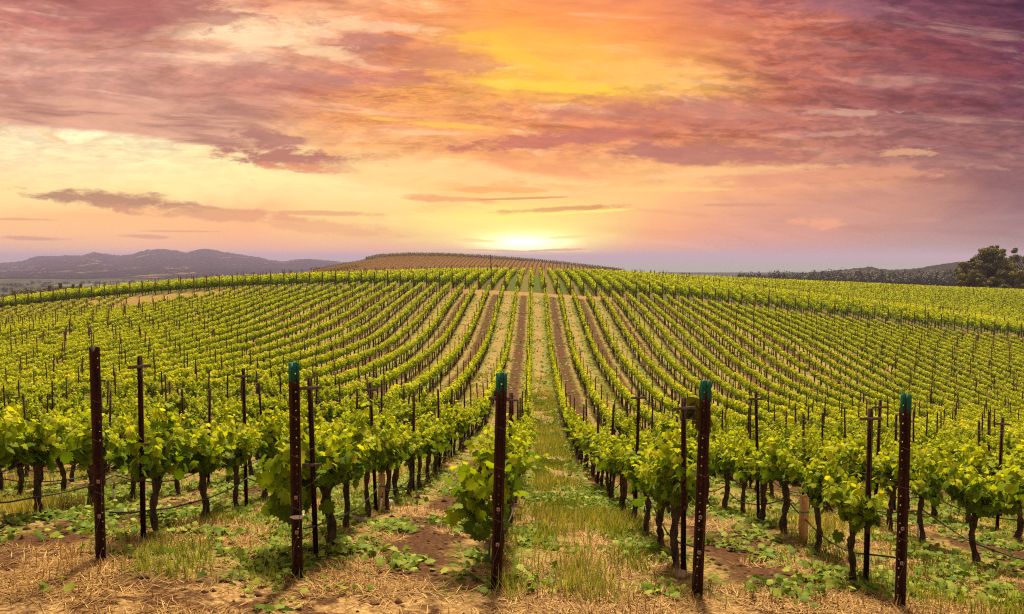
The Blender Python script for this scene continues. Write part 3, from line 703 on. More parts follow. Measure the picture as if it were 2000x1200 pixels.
for k in sorted(chosen, key=lambda k: (grid[k, 0], grid[k, 1])):
    i = int(grid[k, 0]); cnt[i] = cnt.get(i, 0) + 1
    tr, fo = (firsts[abs(i) % 4] if grid[k, 1] == 0 and i in (-1, 0) else variants[(i * 7 + int(grid[k, 1]) * 5 + i * i) % NV])
    e = bpy.data.objects.new('grapevine', None); e.empty_display_size = 0.2; link(e)
    e.location = (gx[k], gy[k], gzz[k]); e.rotation_euler = (0, 0, (math.pi * int(rng.integers(0, 2)) if grid[k, 1] > 0 else 0) + rng.normal(0, 0.10))
    sc = rng.uniform(0.88, 1.10); e.scale = (sc * rng.uniform(0.9, 1.15), 1.0, sc)
    tag(e, vine_label(i, cnt[i]), 'grapevine', 'grapevines in rows of the near block')
    for nm, me in (('trunk', tr), ('foliage', fo)):
        c = bpy.data.objects.new(nm, me); link(c, e)

# the rest of the block and the block beyond: one object
def mass_leaves(s, cx, cy, cz, n, half, zlo, zhi, size, shape, tmean=0.5, mat=0, topbias=0.25):
    """n leaves round each of the points"""
    N = len(cx)
    if not N: return
    idx = np.repeat(np.arange(N), n); M = len(idx)
    th = rng.uniform(0, 2 * math.pi, M); rr = np.sqrt(rng.random(M))
    hz = rng.beta(1.3, 1.1, M); wd = np.sin(np.clip(hz * 0.85 + 0.12, 0, 1) * math.pi) ** 0.6
    hs = np.repeat(rng.uniform(0.85, 1.15, N), n)
    x = cx[idx] + half[0] * wd * rr * np.cos(th); y = cy[idx] + half[1] * rr * np.sin(th)
    z = cz[idx] + zlo + (zhi - zlo) * hz * hs
    nrm = np.stack([np.cos(th) * 0.8 + rng.normal(0, .45, M), np.sin(th) * 0.8 + rng.normal(0, .45, M), 0.25 + hz * 0.8 + rng.normal(0, .3, M)], -1)
    tnn = np.clip(tmean + topbias * (hz - 0.5) * 1.4 + np.repeat(rng.normal(0, 0.05, N), n) + rng.normal(0, 0.15, M), 0, 1)  # yellower towards the tops; shade low in the canopy painted into the tone
    leaves(s, np.stack([x, y, z], -1), nrm, math.pi + rng.normal(0, .8, M), size * rng.uniform(0.75, 1.25, M), tnn, shape, mat)
def mass_posts(s, x, y, z0, z1, w, mat=1, lean=0.0):
    x = np.asarray(x); N = len(x)
    if not N: return
    c = np.array([(-1, -1), (1, -1), (1, 1), (-1, 1)]) * 0.5
    lx = rng.normal(0, lean, (N, 1)) if lean else np.zeros((N, 1)); ly = rng.normal(0, lean, (N, 1)) if lean else np.zeros((N, 1))
    w = np.broadcast_to(w, (N,))[:, None]
    B = np.stack([x[:, None] + c[:, 0] * w, y[:, None] + c[:, 1] * w, np.repeat(np.asarray(z0)[:, None], 4, 1)], -1)
    T = np.stack([x[:, None] + c[:, 0] * w + lx, y[:, None] + c[:, 1] * w + ly, np.repeat(np.asarray(z1)[:, None], 4, 1)], -1)
    V = np.concatenate([B, T], 1).reshape(-1, 3)
    f = np.array([[0, 1, 5, 4], [1, 2, 6, 5], [2, 3, 7, 6], [3, 0, 4, 7], [4, 5, 6, 7]])
    s.add(V, [(np.arange(N)[:, None, None] * 8 + f[None]).reshape(-1, 4)], 0.5, mat)
rest = np.array([k for k in range(len(grid)) if k not in chosen and not missing[k]])
S = Soup()
def sel(a, b): q = rest[(dd[rest] >= a) & (dd[rest] < b)]; return gx[q], gy[q], gzz[q]
for a, b, n, size, shape in ((0, 45, 240, 0.088, 'hex'), (45, 70, 200, 0.10, 'quad'), (70, 200, 130, 0.125, 'quad')):
    x, y, z = sel(a, b)
    for off in (-0.3, 0.3):
        mass_leaves(S, x, y + off, z, n // 2, (0.22, 0.33), 0.72, 1.22, size, shape, 0.50, 0, 0.62)
x, y, z = sel(0, 200)
zt = z + 0.72; xm = x + rng.normal(0, .03, len(x))
for w_, a, b in ((0.085, -0.05, 0.12), (0.065, 0.12, 0.72)): mass_posts(S, xm, y, z + a, z + b, w_ * rng.uniform(.8, 1.2, len(x)), 1, 0.03)
# block two, beyond the farm track: taller, fuller rows
rows2 = []
def crest(px): return np.interp(px, [-100, 600, 1200, 1300, 1500, 1700, 2100], [172, 182, 185, 205, 238, 272, 290])
b2x = []; b2y = []
for i in range(-70, 110):
    X = row_x(i)
    y = 118.8
    while y < 292:
        p_ = 1042 + F * X / y
        if -60 < p_ < 2060 and y < crest(p_): b2x.append(X); b2y.append(y)
        y += 1.0
b2x = np.array(b2x) + rng.normal(0, .05, len(b2x)); b2y = np.array(b2y) + rng.normal(0, .1, len(b2y)); b2z = ground(b2x, b2y)
vig = 0.9 + 0.3 * fbm(b2x / 6, b2y / 6, 2, 77)
for a, b, n, size, hw, zt_ in ((0, 150, 60, 0.19, 0.42, 1.62), (150, 190, 40, 0.23, 0.38, 1.58), (190, 400, 34, 0.25, 0.24, 1.45)):
    q = (b2y >= a) & (b2y < b)
    mass_leaves(S, b2x[q], b2y[q], b2z[q], n, (hw, 0.62), 0.42, zt_, size, 'quad', 0.36, 0, 0.75)
q = rng.random(len(b2x)) < 0.75
mass_posts(S, b2x[q], b2y[q], b2z[q] - 0.05, b2z[q] + 0.8, 0.09, 1, 0.03)
me = S.mesh('distant_grapevines', [M_leaf, M_bark])
o = link(bpy.data.objects.new('distant_grapevines', me))
tag(o, 'yellow-green grapevine rows carrying on up the slope beyond the near vines to the ridge', 'grapevines', kind='stuff')

# rows on the brown hill behind
S = Soup()
xs = []; ysq = []; band = []
for X in np.arange(-150, 60, 2.05):
    for y in np.arange(392, 486, 2.2):
        p_ = 1042 + F * X / y
        if 600 < p_ < 1240: xs.append(X + 0.04 * (y - 392)); ysq.append(y); band.append(0)
for X in np.arange(-150, 60, 1.1):
    for y in (478, 480.2, 482.4, 485):
        p_ = 1042 + F * X / y
        if 712 < p_ < 1215: xs.append(X); ysq.append(y); band.append(1)
    for y in (440, 443):
        p_ = 1042 + F * X / y
        if 590 < p_ < 700: xs.append(X); ysq.append(y); band.append(1)
xs = np.array(xs); ysq = np.array(ysq); band = np.array(band); z = ground(xs, ysq)
q = band == 0; mass_leaves(S, xs[q], ysq[q], z[q], 14, (0.32, 1.25), 0.10, 1.05, 0.22, 'quad', 0.25, 2, 0.2)
q = band == 1; mass_leaves(S, xs[q], ysq[q], z[q], 22, (0.60, 0.7), 0.1, 1.9, 0.36, 'quad', 0.35, 2, 0.3)
me = S.mesh('hilltop_vine_rows', [M_leaf, M_bark, M_hillleaf])
o = link(bpy.data.objects.new('hilltop_vine_rows', me))
tag(o, 'thin far-off vine rows on the brown hill under the sun', 'vine rows', kind='stuff')

# ------------------------------------------------------------------ trellis posts
def end_post_mesh(mat):
    """hat-section steel with a column of punched holes down the web"""
    s = Soup(); Hh = 2.02; zs = [-0.15]; z = 0.10
    prof = [(-0.050, -0.004), (-0.030, 0.0), (-0.021, 0.040), (-0.006, 0.043), (0.006, 0.043), (0.021, 0.040), (0.030, 0.0), (0.050, -0.004)]
    while z < Hh - 0.05: zs += [z, z + 0.013]; z += 0.086
    zs.append(Hh)
    th = 0.004
    V = []
    for zz in zs:
        for (x, y) in prof: V.append((x, y, zz))
        for (x, y) in prof: V.append((x * 1.0 + (0.004 if 0.02 < x < 0.04 else -0.004 if -0.04 < x < -0.02 else 0), y + th, zz))
    m = len(prof); f = []
    for a in range(len(zs) - 1):
        hole = a % 2 == 1
        for b in range(m - 1):
            if hole and b == 3: continue
            q = [a * 2 * m + b, a * 2 * m + b + 1, (a + 1) * 2 * m + b + 1, (a + 1) * 2 * m + b]
            f.append(q); f.append([v + m for v in q[::-1]])
        for b in (0, m - 1): f.append([a * 2 * m + b, (a + 1) * 2 * m + b, (a + 1) * 2 * m + b + m, a * 2 * m + b + m])
    t = (len(zs) - 1) * 2 * m
    for b in range(m - 1): f.append([t + b, t + b + 1, t + b + 1 + m, t + b + m])
    s.add(V, [np.array(f)], 0.5)
    return s.mesh('steel_channel', mat)
def small_plate(z):
    s = Soup(); s.box((0, -0.008, z), (0.030, 0.004, 0.034), tone=0.5); s.box((0.0, -0.0115, z), (0.010, 0.003, 0.010), tone=0.5, mat=1)
    return s.mesh('number_plate', [M_plate, M_rust])
ep_plain = end_post_mesh(M_rust); ep_green = end_post_mesh(M_greentop)
pl_a, pl_b = small_plate(0.76), small_plate(0.43)
s = Soup(); th = np.linspace(0, 2 * math.pi, 17)
s.tube(np.stack([0.055 * np.cos(th), 0.02 + 0.045 * np.sin(th), 0.012 * np.sin(2 * th)], -1), 0.0016, 4)
ww = s.mesh('wire_wrap', M_wire)
s = Soup(); s.tube([(0.03, -0.012, 0.80), (0.036, -0.02, 0.62), (0.022, -0.02, 0.44), (-0.03, -0.02, 0.28), (-0.045, -0.015, 0.12)], 0.0018, 4)
lw = s.mesh('loose_wire', M_wire)
EP = {-2: (-0.004, 'rusty steel end post without green paint, at the front left'), -1: (-0.006, 'green-tipped steel end post with a white tag wired round its middle'),
      0: (0.052, 'green-tipped steel end post with a black hose loop at its foot'), 1: (0.055, 'tall green-tipped steel end post leaning right, fourth along the front'),
      2: (0.004, 'green-tipped steel end post at the far right of the front line')}
YEP = 7.57
for i, (ln, lab) in EP.items():
    x = row_x(i)
    e = bpy.data.objects.new('end_post', None); link(e); e.location = (x, YEP, gz(x, YEP)); e.rotation_euler = (0.0, math.atan(ln / 2) if abs(ln) > 0 else 0, rng.normal(0, 0.06))
    e.scale = (1, 1, {-2: 0.985, -1: 0.985, 0: 0.99, 1: 0.985, 2: 0.965}[i])
    tag(e, lab, 'end post', 'steel end posts along the front headland')
    for nm, me in (('steel_channel', ep_plain if i == -2 else ep_green), ('number_plate', pl_a), ('number_plate', pl_b), ('loose_wire', lw)):
        link(bpy.data.objects.new(nm, me), e)
    for zz in (0.66, 1.15, 1.52): link(bpy.data.objects.new('wire_wrap', ww), e).location = (0, 0, zz)
    if i == -1:
        s = Soup(); s.add([(-.062,-.012,.575),(-.02,-.022,.560),(.05,-.018,.562),(.056,-.014,.596),(.01,-.024,.600),(-.05,-.014,.588)], [np.array([[0,1,2,3,4,5]])]); s.box((0.055, 0.02, 0.58), (0.006, 0.05, 0.03))
        link(bpy.data.objects.new('tag', s.mesh('tag', M_white)), e)['label'] = 'torn white plastic tag'
    if i == 0:
        s = Soup(); th = np.linspace(0, 2 * math.pi * 1.15, 26)
        s.tube(np.stack([-0.045 + 0.030 * np.cos(th), 0.05 + 0.035 * np.cos(th), 0.36 + 0.13 * np.sin(th)], -1), 0.008, 6)
        link(bpy.data.objects.new('hose_loop', s.mesh('hose_loop', M_hose)), e)

def stake_meshes(seed, wide=0.040):
    r_ = np.random.default_rng(seed)
    s = Soup(); H = 1.86
    # notched U-section
    w = wide / 2
    for sx in (-1, 1): s.box((sx * (w - 0.002), 0.0, H / 2 - 0.1), (0.004, 0.026, H + 0.2))
    s.box((0, 0.013, H / 2 - 0.1), (wide - 0.008, 0.004, H + 0.2))
    for z in np.arange(0.2, H - 0.05, 0.09):
        s.box((-w - 0.003, -0.004, z), (0.005, 0.008, 0.022))
    st = s.mesh('stake', M_rust)
    s = Soup(); s.box((0, -0.018, 0), (0.22, 0.004, 0.032)); s.box((0, -0.022, 0.0), (wide + 0.012, 0.004, 0.006), mat=1)
    return st, s.mesh('crossarm', [M_galv, M_wire])
stv = [stake_meshes(5, 0.048), stake_meshes(6, 0.042)]
posts = []
for i in range(-46, 42):
    x = row_x(i); j = 0
    while True:
        y = 8.28 + 3.6 * j + (0.9 * math.sin(i * 12.9) if j else 0) + (0.25 * math.sin(i * 7.7 + j * 3.1) if j > 1 else 0)
        if y > block_end(i): break
        posts.append((i, j, x, y)); j += 1
posts = np.array(posts); pxx = posts[:, 2] + rng.normal(0, 0.03, len(posts)); pyy = posts[:, 3] + rng.normal(0, .06, len(posts)); pzz = ground(pxx, pyy)
a_, b_, pd = project(pxx, pyy, pzz + 1.2)
vis = (a_ > -40) & (a_ < 2040); posts = posts[vis]; pxx = pxx[vis]; pyy = pyy[vis]; pzz = pzz[vis]; pd = pd[vis]; a_ = a_[vis]
inf = (a_ > 0) & (a_ < 2000); order = np.argsort(np.where(inf, pd, 1e9)); near = set(order[:300].tolist()); cnt = {}
for k in sorted(near, key=lambda k: (posts[k, 0], posts[k, 1])):
    i, j = int(posts[k, 0]), int(posts[k, 1]); cnt[i] = cnt.get(i, 0) + 1
    e = bpy.data.objects.new('trellis_stake', None); link(e); e.location = (pxx[k], pyy[k], pzz[k])
    tl = 0.5 if j == 0 else 1.0
    e.rotation_euler = (rng.normal(0, 0.022) * tl, rng.normal(0, 0.022) * tl, rng.normal(0, 0.12)); sc = rng.uniform(0.95, 1.06); e.scale = (1, 1, sc)
    if i in POSTNAME: lab = f'{ORD[cnt[i]]} thin rusty trellis stake {rowname(i)}'
    else: lab = f'{ORD[cnt[i]]} rusty trellis stake from the frame edge, {rowname(i)}'
    tag(e, lab, 'trellis stake', 'thin steel stakes along the vine rows')
    st, ar = stv[0 if j == 0 else 1]
    link(bpy.data.objects.new('stake', st), e)
    if pd[k] < 14:
        c = link(bpy.data.objects.new('crossarm', ar), e); c.location = (0, 0, 1.76); c.rotation_euler = (0, rng.normal(0, 0.05), 0)
        if j == 0 and i not in (1, 2):
            c = link(bpy.data.objects.new('crossarm', ar), e); c.location = (0, 0, 0.98); c.scale = (0.8, 1, 1)
S = Soup(); rest_p = np.array([k for k in range(len(posts)) if k not in near])
q = rest_p; lean = 0.035
mass_posts(S, pxx[q], pyy[q], pzz[q] - 0.05, pzz[q] + 1.88 * rng.uniform(.93, 1.08, len(q)), np.where(pd[q] < 70, 0.048, 0.058), 0, lean)
# thin stakes standing out of the second block
q = (rng.random(len(b2x)) < 0.16); mass_posts(S, b2x[q], b2y[q], b2z[q], b2z[q] + 2.1 * rng.uniform(.92, 1.1, q.sum()), 0.055, 0, 0.05)
o = link(bpy.data.objects.new('distant_trellis_stakes', S.mesh('distant_trellis_stakes', M_rust)))
tag(o, 'thin dark stakes poking out of the far vine rows', 'trellis stakes', kind='stuff')

# wooden end posts of the second block
wp = []
for i in range(-42, 42):
    x = row_x(i); y = 118.0; z = gz(x, y); p, q_, d = project(x, y, z + 1)
    if 0 < p < 2000: wp.append((i, x, y, z, p))
def wood_post_mesh(seed, H):
    r_ = np.random.default_rng(seed); s = Soup(); k = np.linspace(-0.2, H, 6)
    s.tube(np.stack([0.01 * np.sin(k * 3 + seed), 0 * k, k], -1), 0.075, 9, rough=0.06, rg=r_); return s.mesh('wooden_post', M_wood)
wpm = [wood_post_mesh(k, 2.15) for k in range(4)]
nL = sum(1 for w_ in wp if w_[0] < 0); seen = 0
for n_, (i, x, y, z, p) in enumerate(wp):
    o = link(bpy.data.objects.new('wooden_end_post', wpm[n_ % 4])); o.location = (x, y, z); o.rotation_euler = (0, rng.normal(0, .02), rng.uniform(0, 6)); o.scale = (1, 1, rng.uniform(0.95, 1.1))
    if i == -3: o.scale = (0.85, 0.85, 2.3)
    if i == -3: lab = 'extra tall wooden pole rising above the far rows against the hill'
    elif i < -3: lab = f'{ORD[-3 - i]} grey wooden post leftward from the tall pole, beside the far track'
    else: lab = f'{ORD[i + 3]} grey wooden post rightward from the tall pole, beside the far track'
    tag(o, lab, 'wooden post', 'wooden end posts beyond the farm track')

# ------------------------------------------------------------------ drip hoses, wires, risers
def catenary(xf, y0, y1, hgt, sag, seg):
    P = []; y = y0
    while y < y1 + 0.01:
        q = ((y - y0) / seg) % 1.0
        P.append((xf + 0.04 * math.sin(y * 1.3), y, hgt - sag * 4 * q * (1 - q))); y += seg / 8
    P = np.array(P); P[:, 2] += ground(P[:, 0], P[:, 1]); return P
for i in range(-6, 7):
    x = row_x(i); y1 = 44
    P = catenary(x + 0.05, 7.70, y1, 0.43, 0.19, 3.6)
    s = Soup(); s.tube(P, 0.0095, 6)
    dr = P[4::9]
    for d_ in dr: s.box(d_, (0.026, 0.03, 0.026))
    o = link(bpy.data.objects.new('drip_hose', s.mesh('drip_hose', M_hose)))
    tag(o, f'grey drip irrigation hose sagging {rowname(i)}' if i in POSTNAME else f'grey drip irrigation hose, {rowname(i)}', 'hose', 'drip hoses under the vines')
for i in range(-4, 5):
    x = row_x(i); s = Soup()
    for dx, h in ((-0.10, 1.62), (0.08, 1.15), (0.0, 0.80)):
        Y = np.arange(7.65, 36, 1.8); P = np.stack([np.full(len(Y), x + dx), Y, ground(np.full(len(Y), x), Y) + h - 0.03 * (np.arange(len(Y)) % 2)], -1)
        P[0] = (x, 7.65, gz(x, 7.65) + h)
        s.tube(P, 0.0014, 3)
    o = link(bpy.data.objects.new('trellis_wire', s.mesh('trellis_wire', M_wire)))
    tag(o, f'thin trellis wire strung {rowname(i)}' if i in POSTNAME else f'thin trellis wire, {rowname(i)}', 'wire', 'wires strung along the trellis')
s = Soup(); s.tube([(0, 0, -0.05), (0.004, 0, 0.15), (0.0, 0, 0.24)], 0.013, 8); body = s.mesh('riser_tube', M_white)
s = Soup(); s.tube([(0, 0, 0.24), (0, 0, 0.27)], 0.018, 8); s.tube([(0, 0, 0.27), (0.01, 0.0, 0.32)], 0.008, 6); cap = s.mesh('riser_cap', M_hose)
for i in range(-4, 5):
    x = row_x(i) + 0.06; y = 11.35 + 0.1 * math.sin(i * 3)
    p, q_, d = project(x, y, gz(x, y))
    if not -10 < p < 2010: continue
    e = link(bpy.data.objects.new('drip_riser', None)); e.location = (x, y, gz(x, y)); e.rotation_euler = (0, rng.normal(0, 0.08), 0)
    tag(e, f'white plastic riser tube under the hose {rowname(i)}' if i in POSTNAME else f'white plastic riser tube, {rowname(i)}', 'riser tube', 'white risers under the drip hoses')
    link(bpy.data.objects.new('riser_tube', body), e); link(bpy.data.objects.new('riser_cap', cap), e)
# pale wooden stakes
for px, Y, lab, hh in ((743, 12.0, 'pale wooden stake beside a rusty trellis stake left of centre', 0.52), (1566, 10.5, 'short pale wooden stake standing in tilled soil right of centre', 0.58)):
    x = (px - 1042) / F * (Y + 0.15); e = link(bpy.data.objects.new('wooden_stake', None)); e.location = (x, Y, gz(x, Y)); e.rotation_euler = (0, R(1.5), 0.2)
    s = Soup(); k = [-0.06, 0.2, hh - 0.03, hh]
    s.box((0, 0, hh / 2 - 0.03), (0.098, 0.05, hh + 0.06)); s.box((-0.03, 0, hh + 0.005), (0.036, 0.045, 0.03)); s.box((0.012, 0.003, hh + 0.012), (0.03, 0.04, 0.03))
    link(bpy.data.objects.new('stake', s.mesh('stake', M_pine)), e)
    s = Soup()
    for z, w_ in ((hh * 0.68, 0.106),):
        for yy in (-0.028, 0.028): s.box((0, yy, z), (w_, 0.004, 0.012))
        for xx in (-0.052, 0.052): s.box((xx, 0, z), (0.004, 0.052, 0.012))
    link(bpy.data.objects.new('tie', s.mesh('tie', M_green)), e)
    tag(e, lab, 'wooden stake', 'pale wooden stakes')
# white cup
x, y = (762 - 1042) / F * 12.6, 12.5
s = Soup(); prof = [(0.052, 0.0), (0.060, 0.09), (0.066, 0.18), (0.069, 0.20), (0.064, 0.198), (0.060, 0.17), (0.048, 0.012)]
th = np.linspace(0, 2 * math.pi, 21)[:-1]; V = [(r_ * math.cos(t), r_ * math.sin(t), z) for r_, z in prof for t in th]; n = 20
f = [[a * n + b, a * n + (b + 1) % n, (a + 1) * n + (b + 1) % n, (a + 1) * n + b] for a in range(len(prof) - 1) for b in range(n)]
s.add(V, [np.array(f), np.arange(n)[None], (np.arange(n) + 6 * n)[None]])
o = link(bpy.data.objects.new('plastic_cup', s.mesh('plastic_cup', M_white, True))); o.location = (x, y, gz(x, y) + 0.07); o.rotation_euler = (R(82), 0, R(-35))
tag(o, 'white plastic cup lying on its side in the tilled soil', 'cup')
# stones by a vine foot
def rock(seed, r):
    r_ = np.random.default_rng(seed); V = []; n, m = 9, 12
    for a in range(n):
        for b in range(m):
            ph = math.pi * a / (n - 1); th_ = 2 * math.pi * b / m
            q = r * (0.75 + 0.45 * r_.random()) if 0 < a < n - 1 else r * 0.85
            V.append((q * math.sin(ph) * math.cos(th_) * 1.2, q * math.sin(ph) * math.sin(th_), q * math.cos(ph) * 0.75))
    f = [[a * m + b, a * m + (b + 1) % m, (a + 1) * m + (b + 1) % m, (a + 1) * m + b] for a in range(n - 1) for b in range(m)]
    s = Soup(); s.add(V, [np.array(f)]); return s.mesh('stone', M_stone)
for n_, (px, Y, r_, lab) in enumerate([(682, 10.35, 0.075, 'dark knobby stone, left of the pair by a vine foot'), (703, 10.25, 0.06, 'smaller tan stone, right of the pair by a vine foot'), (1335, 8.2, 0.06, 'brown clod against the foot of the right-leaning end post')]):
    x = (px - 1042) / F * Y; o = link(bpy.data.objects.new('stone', rock(n_ + 3, r_))); o.location = (x, Y, gz(x, Y) + 0.03); tag(o, lab, 'stone')

# a drooping sprig of broad leaves caught on the wire
g = Soup(); q = np.linspace(0, 1, 9); sx, sy = 1.70, 8.95; sz0 = CZ - (792 - 503) / F * 8.9
A = np.stack([0.10 * q, 0.0 * q, 0.05 * np.sin(q * 3) - 0.20 * q * q], -1); g.tube(A, 0.004, 5)
k = rng.integers(0, 9, 46)
leaves(g, A[k] + rng.normal(0, 0.028, (46, 3)), np.stack([rng.normal(0, .6, 46), -1 + rng.normal(0, .4, 46), 0.3 + rng.normal(0, .3, 46)], -1), math.pi + rng.normal(0, .5, 46), rng.uniform(0.09, 0.14, 46), rng.uniform(0.0, 0.35, 46), 'hex')
e = link(bpy.data.objects.new('leafy_sprig', g.mesh('leafy_sprig', M_tree))); e.location = (sx, sy, sz0)
tag(e, 'dark drooping sprig of leaves caught on the wire beside the right-leaning end post', 'sprig')

# ------------------------------------------------------------------ ground cover
def alley_par(X): return np.mod(np.floor((X - ROW0) / SP), 2)
def alley_f(X): return np.mod((X - ROW0) / SP, 1.0)
def scatter(n, y0, y1, pw=1.0):
    u = rng.random(n); Y = (y0 ** (1 + pw) + u * (y1 ** (1 + pw) - y0 ** (1 + pw))) ** (1 / (1 + pw))
    X = rng.uniform(-0.70, 0.66, n) * (Y + 1.0); return X, Y
# cut shoots and leaves lying between the rows
S = Soup()
def litter(n, y0, y1, size, shape, lift, pw=1.0, thr=0.475):
    X, Y = scatter(n, y0, y1, pw)
    f = alley_f(X); par = alley_par(X); e = np.abs(f - 0.5)
    m = 0.5 * fbm(X * 1.1, Y * 0.9, 3, 41) + 0.5 * fbm(X * 3.3, Y * 2.6, 2, 45)
    dens = np.where(par == 1, 0.47 + 0.15 * (e > 0.28), 0.40 + 0.55 * sstep(0.10, 0.30, np.abs(f - 0.43)))
    dens = dens * np.where(Y < 7.6, 0.12, 1.0)
    keep = (m + rng.normal(0, 0.04, n) > thr + 0.16 * (1 - dens)) & (rng.random(n) < dens + 0.25)
    X, Y = X[keep], Y[keep]; k = len(X)
    # each clump: a few leaves together
    cl = 5 if shape == 'leaf' else 3
    X = np.repeat(X, cl) + rng.normal(0, size * 1.5, k * cl); Y = np.repeat(Y, cl) + rng.normal(0, size * 1.5, k * cl); Z = ground(X, Y) + 0.006 + lift * rng.random(k * cl) ** 1.6
    nr = np.stack([rng.normal(0, .42, k * cl), rng.normal(-0.10, .42, k * cl), np.ones(k * cl)], -1)
    tn = np.clip(np.repeat(rng.normal(0.52, 0.13, k), cl) + rng.normal(0, .18, k * cl), 0, 1)
    leaves(S, np.stack([X, Y, Z], -1), nr, rng.uniform(0, 6.28, k * cl), size * rng.uniform(0.45, 1.5, k * cl), tn, shape, 0, 0.3)
litter(26000, 6.6, 19, 0.060, 'leaf', 0.08, 0.5, 0.505)
litter(26000, 19, 45, 0.095, 'hex', 0.09, 1.0, 0.49)
litter(60000, 45, 110, 0.18, 'quad', 0.10, 1.0)
o = link(bpy.data.objects.new('leaf_litter', S.mesh('leaf_litter', M_litter)))
tag(o, 'green cut shoots and leaves strewn over the soil between the vine rows', 'leaf litter', kind='stuff')
def blades(name, mat, X, Y, h, w_, lie, tn, label, cat):
    n = len(X); Z = ground(X, Y); th = rng.uniform(0, 6.283, n); d = np.stack([np.cos(th), np.sin(th)], -1)
    el = np.where(rng.random(n) < lie, rng.uniform(0.02, 0.30, n), rng.uniform(0.9, 1.45, n)); h = h * rng.uniform(0.6, 1.3, n)
    P0 = np.stack([X, Y, Z + 0.004], -1); D = np.stack([d[:, 0] * np.cos(el), d[:, 1] * np.cos(el), np.sin(el)], -1)
    P1 = P0 + D * (h * 0.55)[:, None]; bend = np.stack([d[:, 0], d[:, 1], -0.5 * np.ones(n)], -1) * rng.uniform(0.05, 0.28, n)[:, None]
    P2 = P1 + (D + bend) * (h * 0.45)[:, None]; P2[:, 2] = np.maximum(P2[:, 2], Z + 0.004)
    sd_ = np.stack([-d[:, 1], d[:, 0], np.zeros(n)], -1) * np.broadcast_to(w_, (n,))[:, None] / 2
    V = np.stack([P0 - sd_, P0 + sd_, P1 + sd_, P1 - sd_, P2], 1).reshape(-1, 3)
    b = np.arange(n)[:, None] * 5
    me = mk_mesh(name, V, [b + np.array([[0, 1, 2, 3]]), b + np.array([[3, 2, 4]])], mat, attr=np.repeat(np.clip(tn, 0, 1), 5))
    o = link(bpy.data.objects.new(name, me)); tag(o, label, cat, kind='stuff')
# straw mat on the headland and in the mown alleys
X1, Y1 = scatter(210000, 5.8, 13, 0.2)
soilm = fbm(X1 * 1.2, Y1 * 1.6, 3, 61); par = alley_par(X1)
keep = np.where(Y1 < 8.0, (soilm + 0.10 * rng.normal(0, 1, len(X1)) < 0.47), np.where(par == 1, (soilm < 0.36), soilm < np.where(Y1 < 10, 0.64, 0.52)) & (rng.random(len(X1)) < 0.75))
X1, Y1 = X1[keep], Y1[keep]
X2, Y2 = scatter(90000, 13, 42, 1.0); keep = ((alley_par(X2) == 0) | (np.abs(alley_f(X2) - 0.5) > 0.36)) & (fbm(X2, Y2, 3, 62) < 0.56); X2, Y2 = X2[keep], Y2[keep]
X = np.concatenate([X1, X2]); Y = np.concatenate([Y1, Y2]); n = len(X)
blades('dry_straw', M_straw, X, Y, 0.13 + 0.0015 * Y, 0.0045 + 0.00028 * Y, 0.93, rng.normal(0.5, 0.22, n), 'tan dry straw matted over the headland and the mown alleys', 'straw')
# standing grass: green and bleached tufts
X, Y = scatter(52000, 7.4, 60, 0.7); f = alley_f(X); par = alley_par(X); m = fbm(X * 1.3, Y * 1.1, 3, 71)
keep = (((par == 0) & (m > 0.44)) | ((np.abs(f - 0.5) > 0.40) & (m > 0.50))) ; X, Y, m, f = X[keep], Y[keep], m[keep], f[keep]
Xa = rng.uniform(ROW0 + 0.35, ROW0 + 1.5, 9000); Ya = 8.2 + 42 * rng.random(9000) ** 1.3; ka = fbm(Xa * 1.5, Ya * 0.8, 3, 75) > 0.42; Xa, Ya = Xa[ka], Ya[ka]
Xb = rng.uniform(-7, 6, 16000); Yb = 7.3 + 7 * rng.random(16000) ** 1.2; kb = (alley_par(Xb) == 0) & (fbm(Xb * 1.7, Yb * 1.2, 3, 76) > 0.56); Xa = np.concatenate([Xa, Xb[kb]]); Ya = np.concatenate([Ya, Yb[kb]])
X = np.concatenate([X, Xa]); Y = np.concatenate([Y, Ya])
X = np.repeat(X, 3) + rng.normal(0, .05, len(X) * 3); Y = np.repeat(Y, 3) + rng.normal(0, .05, len(Y) * 3); n = len(X)
big = fbm(X * 0.5, Y * 0.5, 2, 73)
blades('grass', M_grass, X, Y, 0.10 + 0.14 * sstep(0.4, 0.7, big), 0.006 + 0.00040 * Y, 0.15, 0.52 + 1.2 * (big - 0.5) + rng.normal(0, .22, n), 'green and bleached grass growing along the mown alleys', 'grass')
# clods on the tilled soil
S = Soup(); X, Y = scatter(9000, 6.8, 26, 0.5); keep = (alley_par(X) == 1) | (Y < 7.8); X, Y = X[keep], Y[keep]; Z = ground(X, Y); n = len(X)
oc = np.array([(1,0,0),(0,1,0),(-1,0,0),(0,-1,0),(0,0,1),(0,0,-1)], float); ot = np.array([(0,1,4),(1,2,4),(2,3,4),(3,0,4),(1,0,5),(2,1,5),(3,2,5),(0,3,5)])
sz = rng.gamma(2.0, 0.008, n) + 0.006
V = np.stack([X, Y, Z], -1)[:, None] + oc[None] * sz[:, None, None] * rng.uniform(0.6, 1.3, (n, 6, 1))
S.add(V.reshape(-1, 3), [(np.arange(n)[:, None, None] * 6 + ot[None]).reshape(-1, 3)])
M_soil = solid_mat('soil_clod', (0.07, 0.032, 0.018), (0.17, 0.085, 0.048), 9, 1.0, 0.3)
o = link(bpy.data.objects.new('soil_clods', S.mesh('soil_clods', M_soil))); tag(o, 'crumbly brown clods of tilled soil', 'soil', kind='stuff')

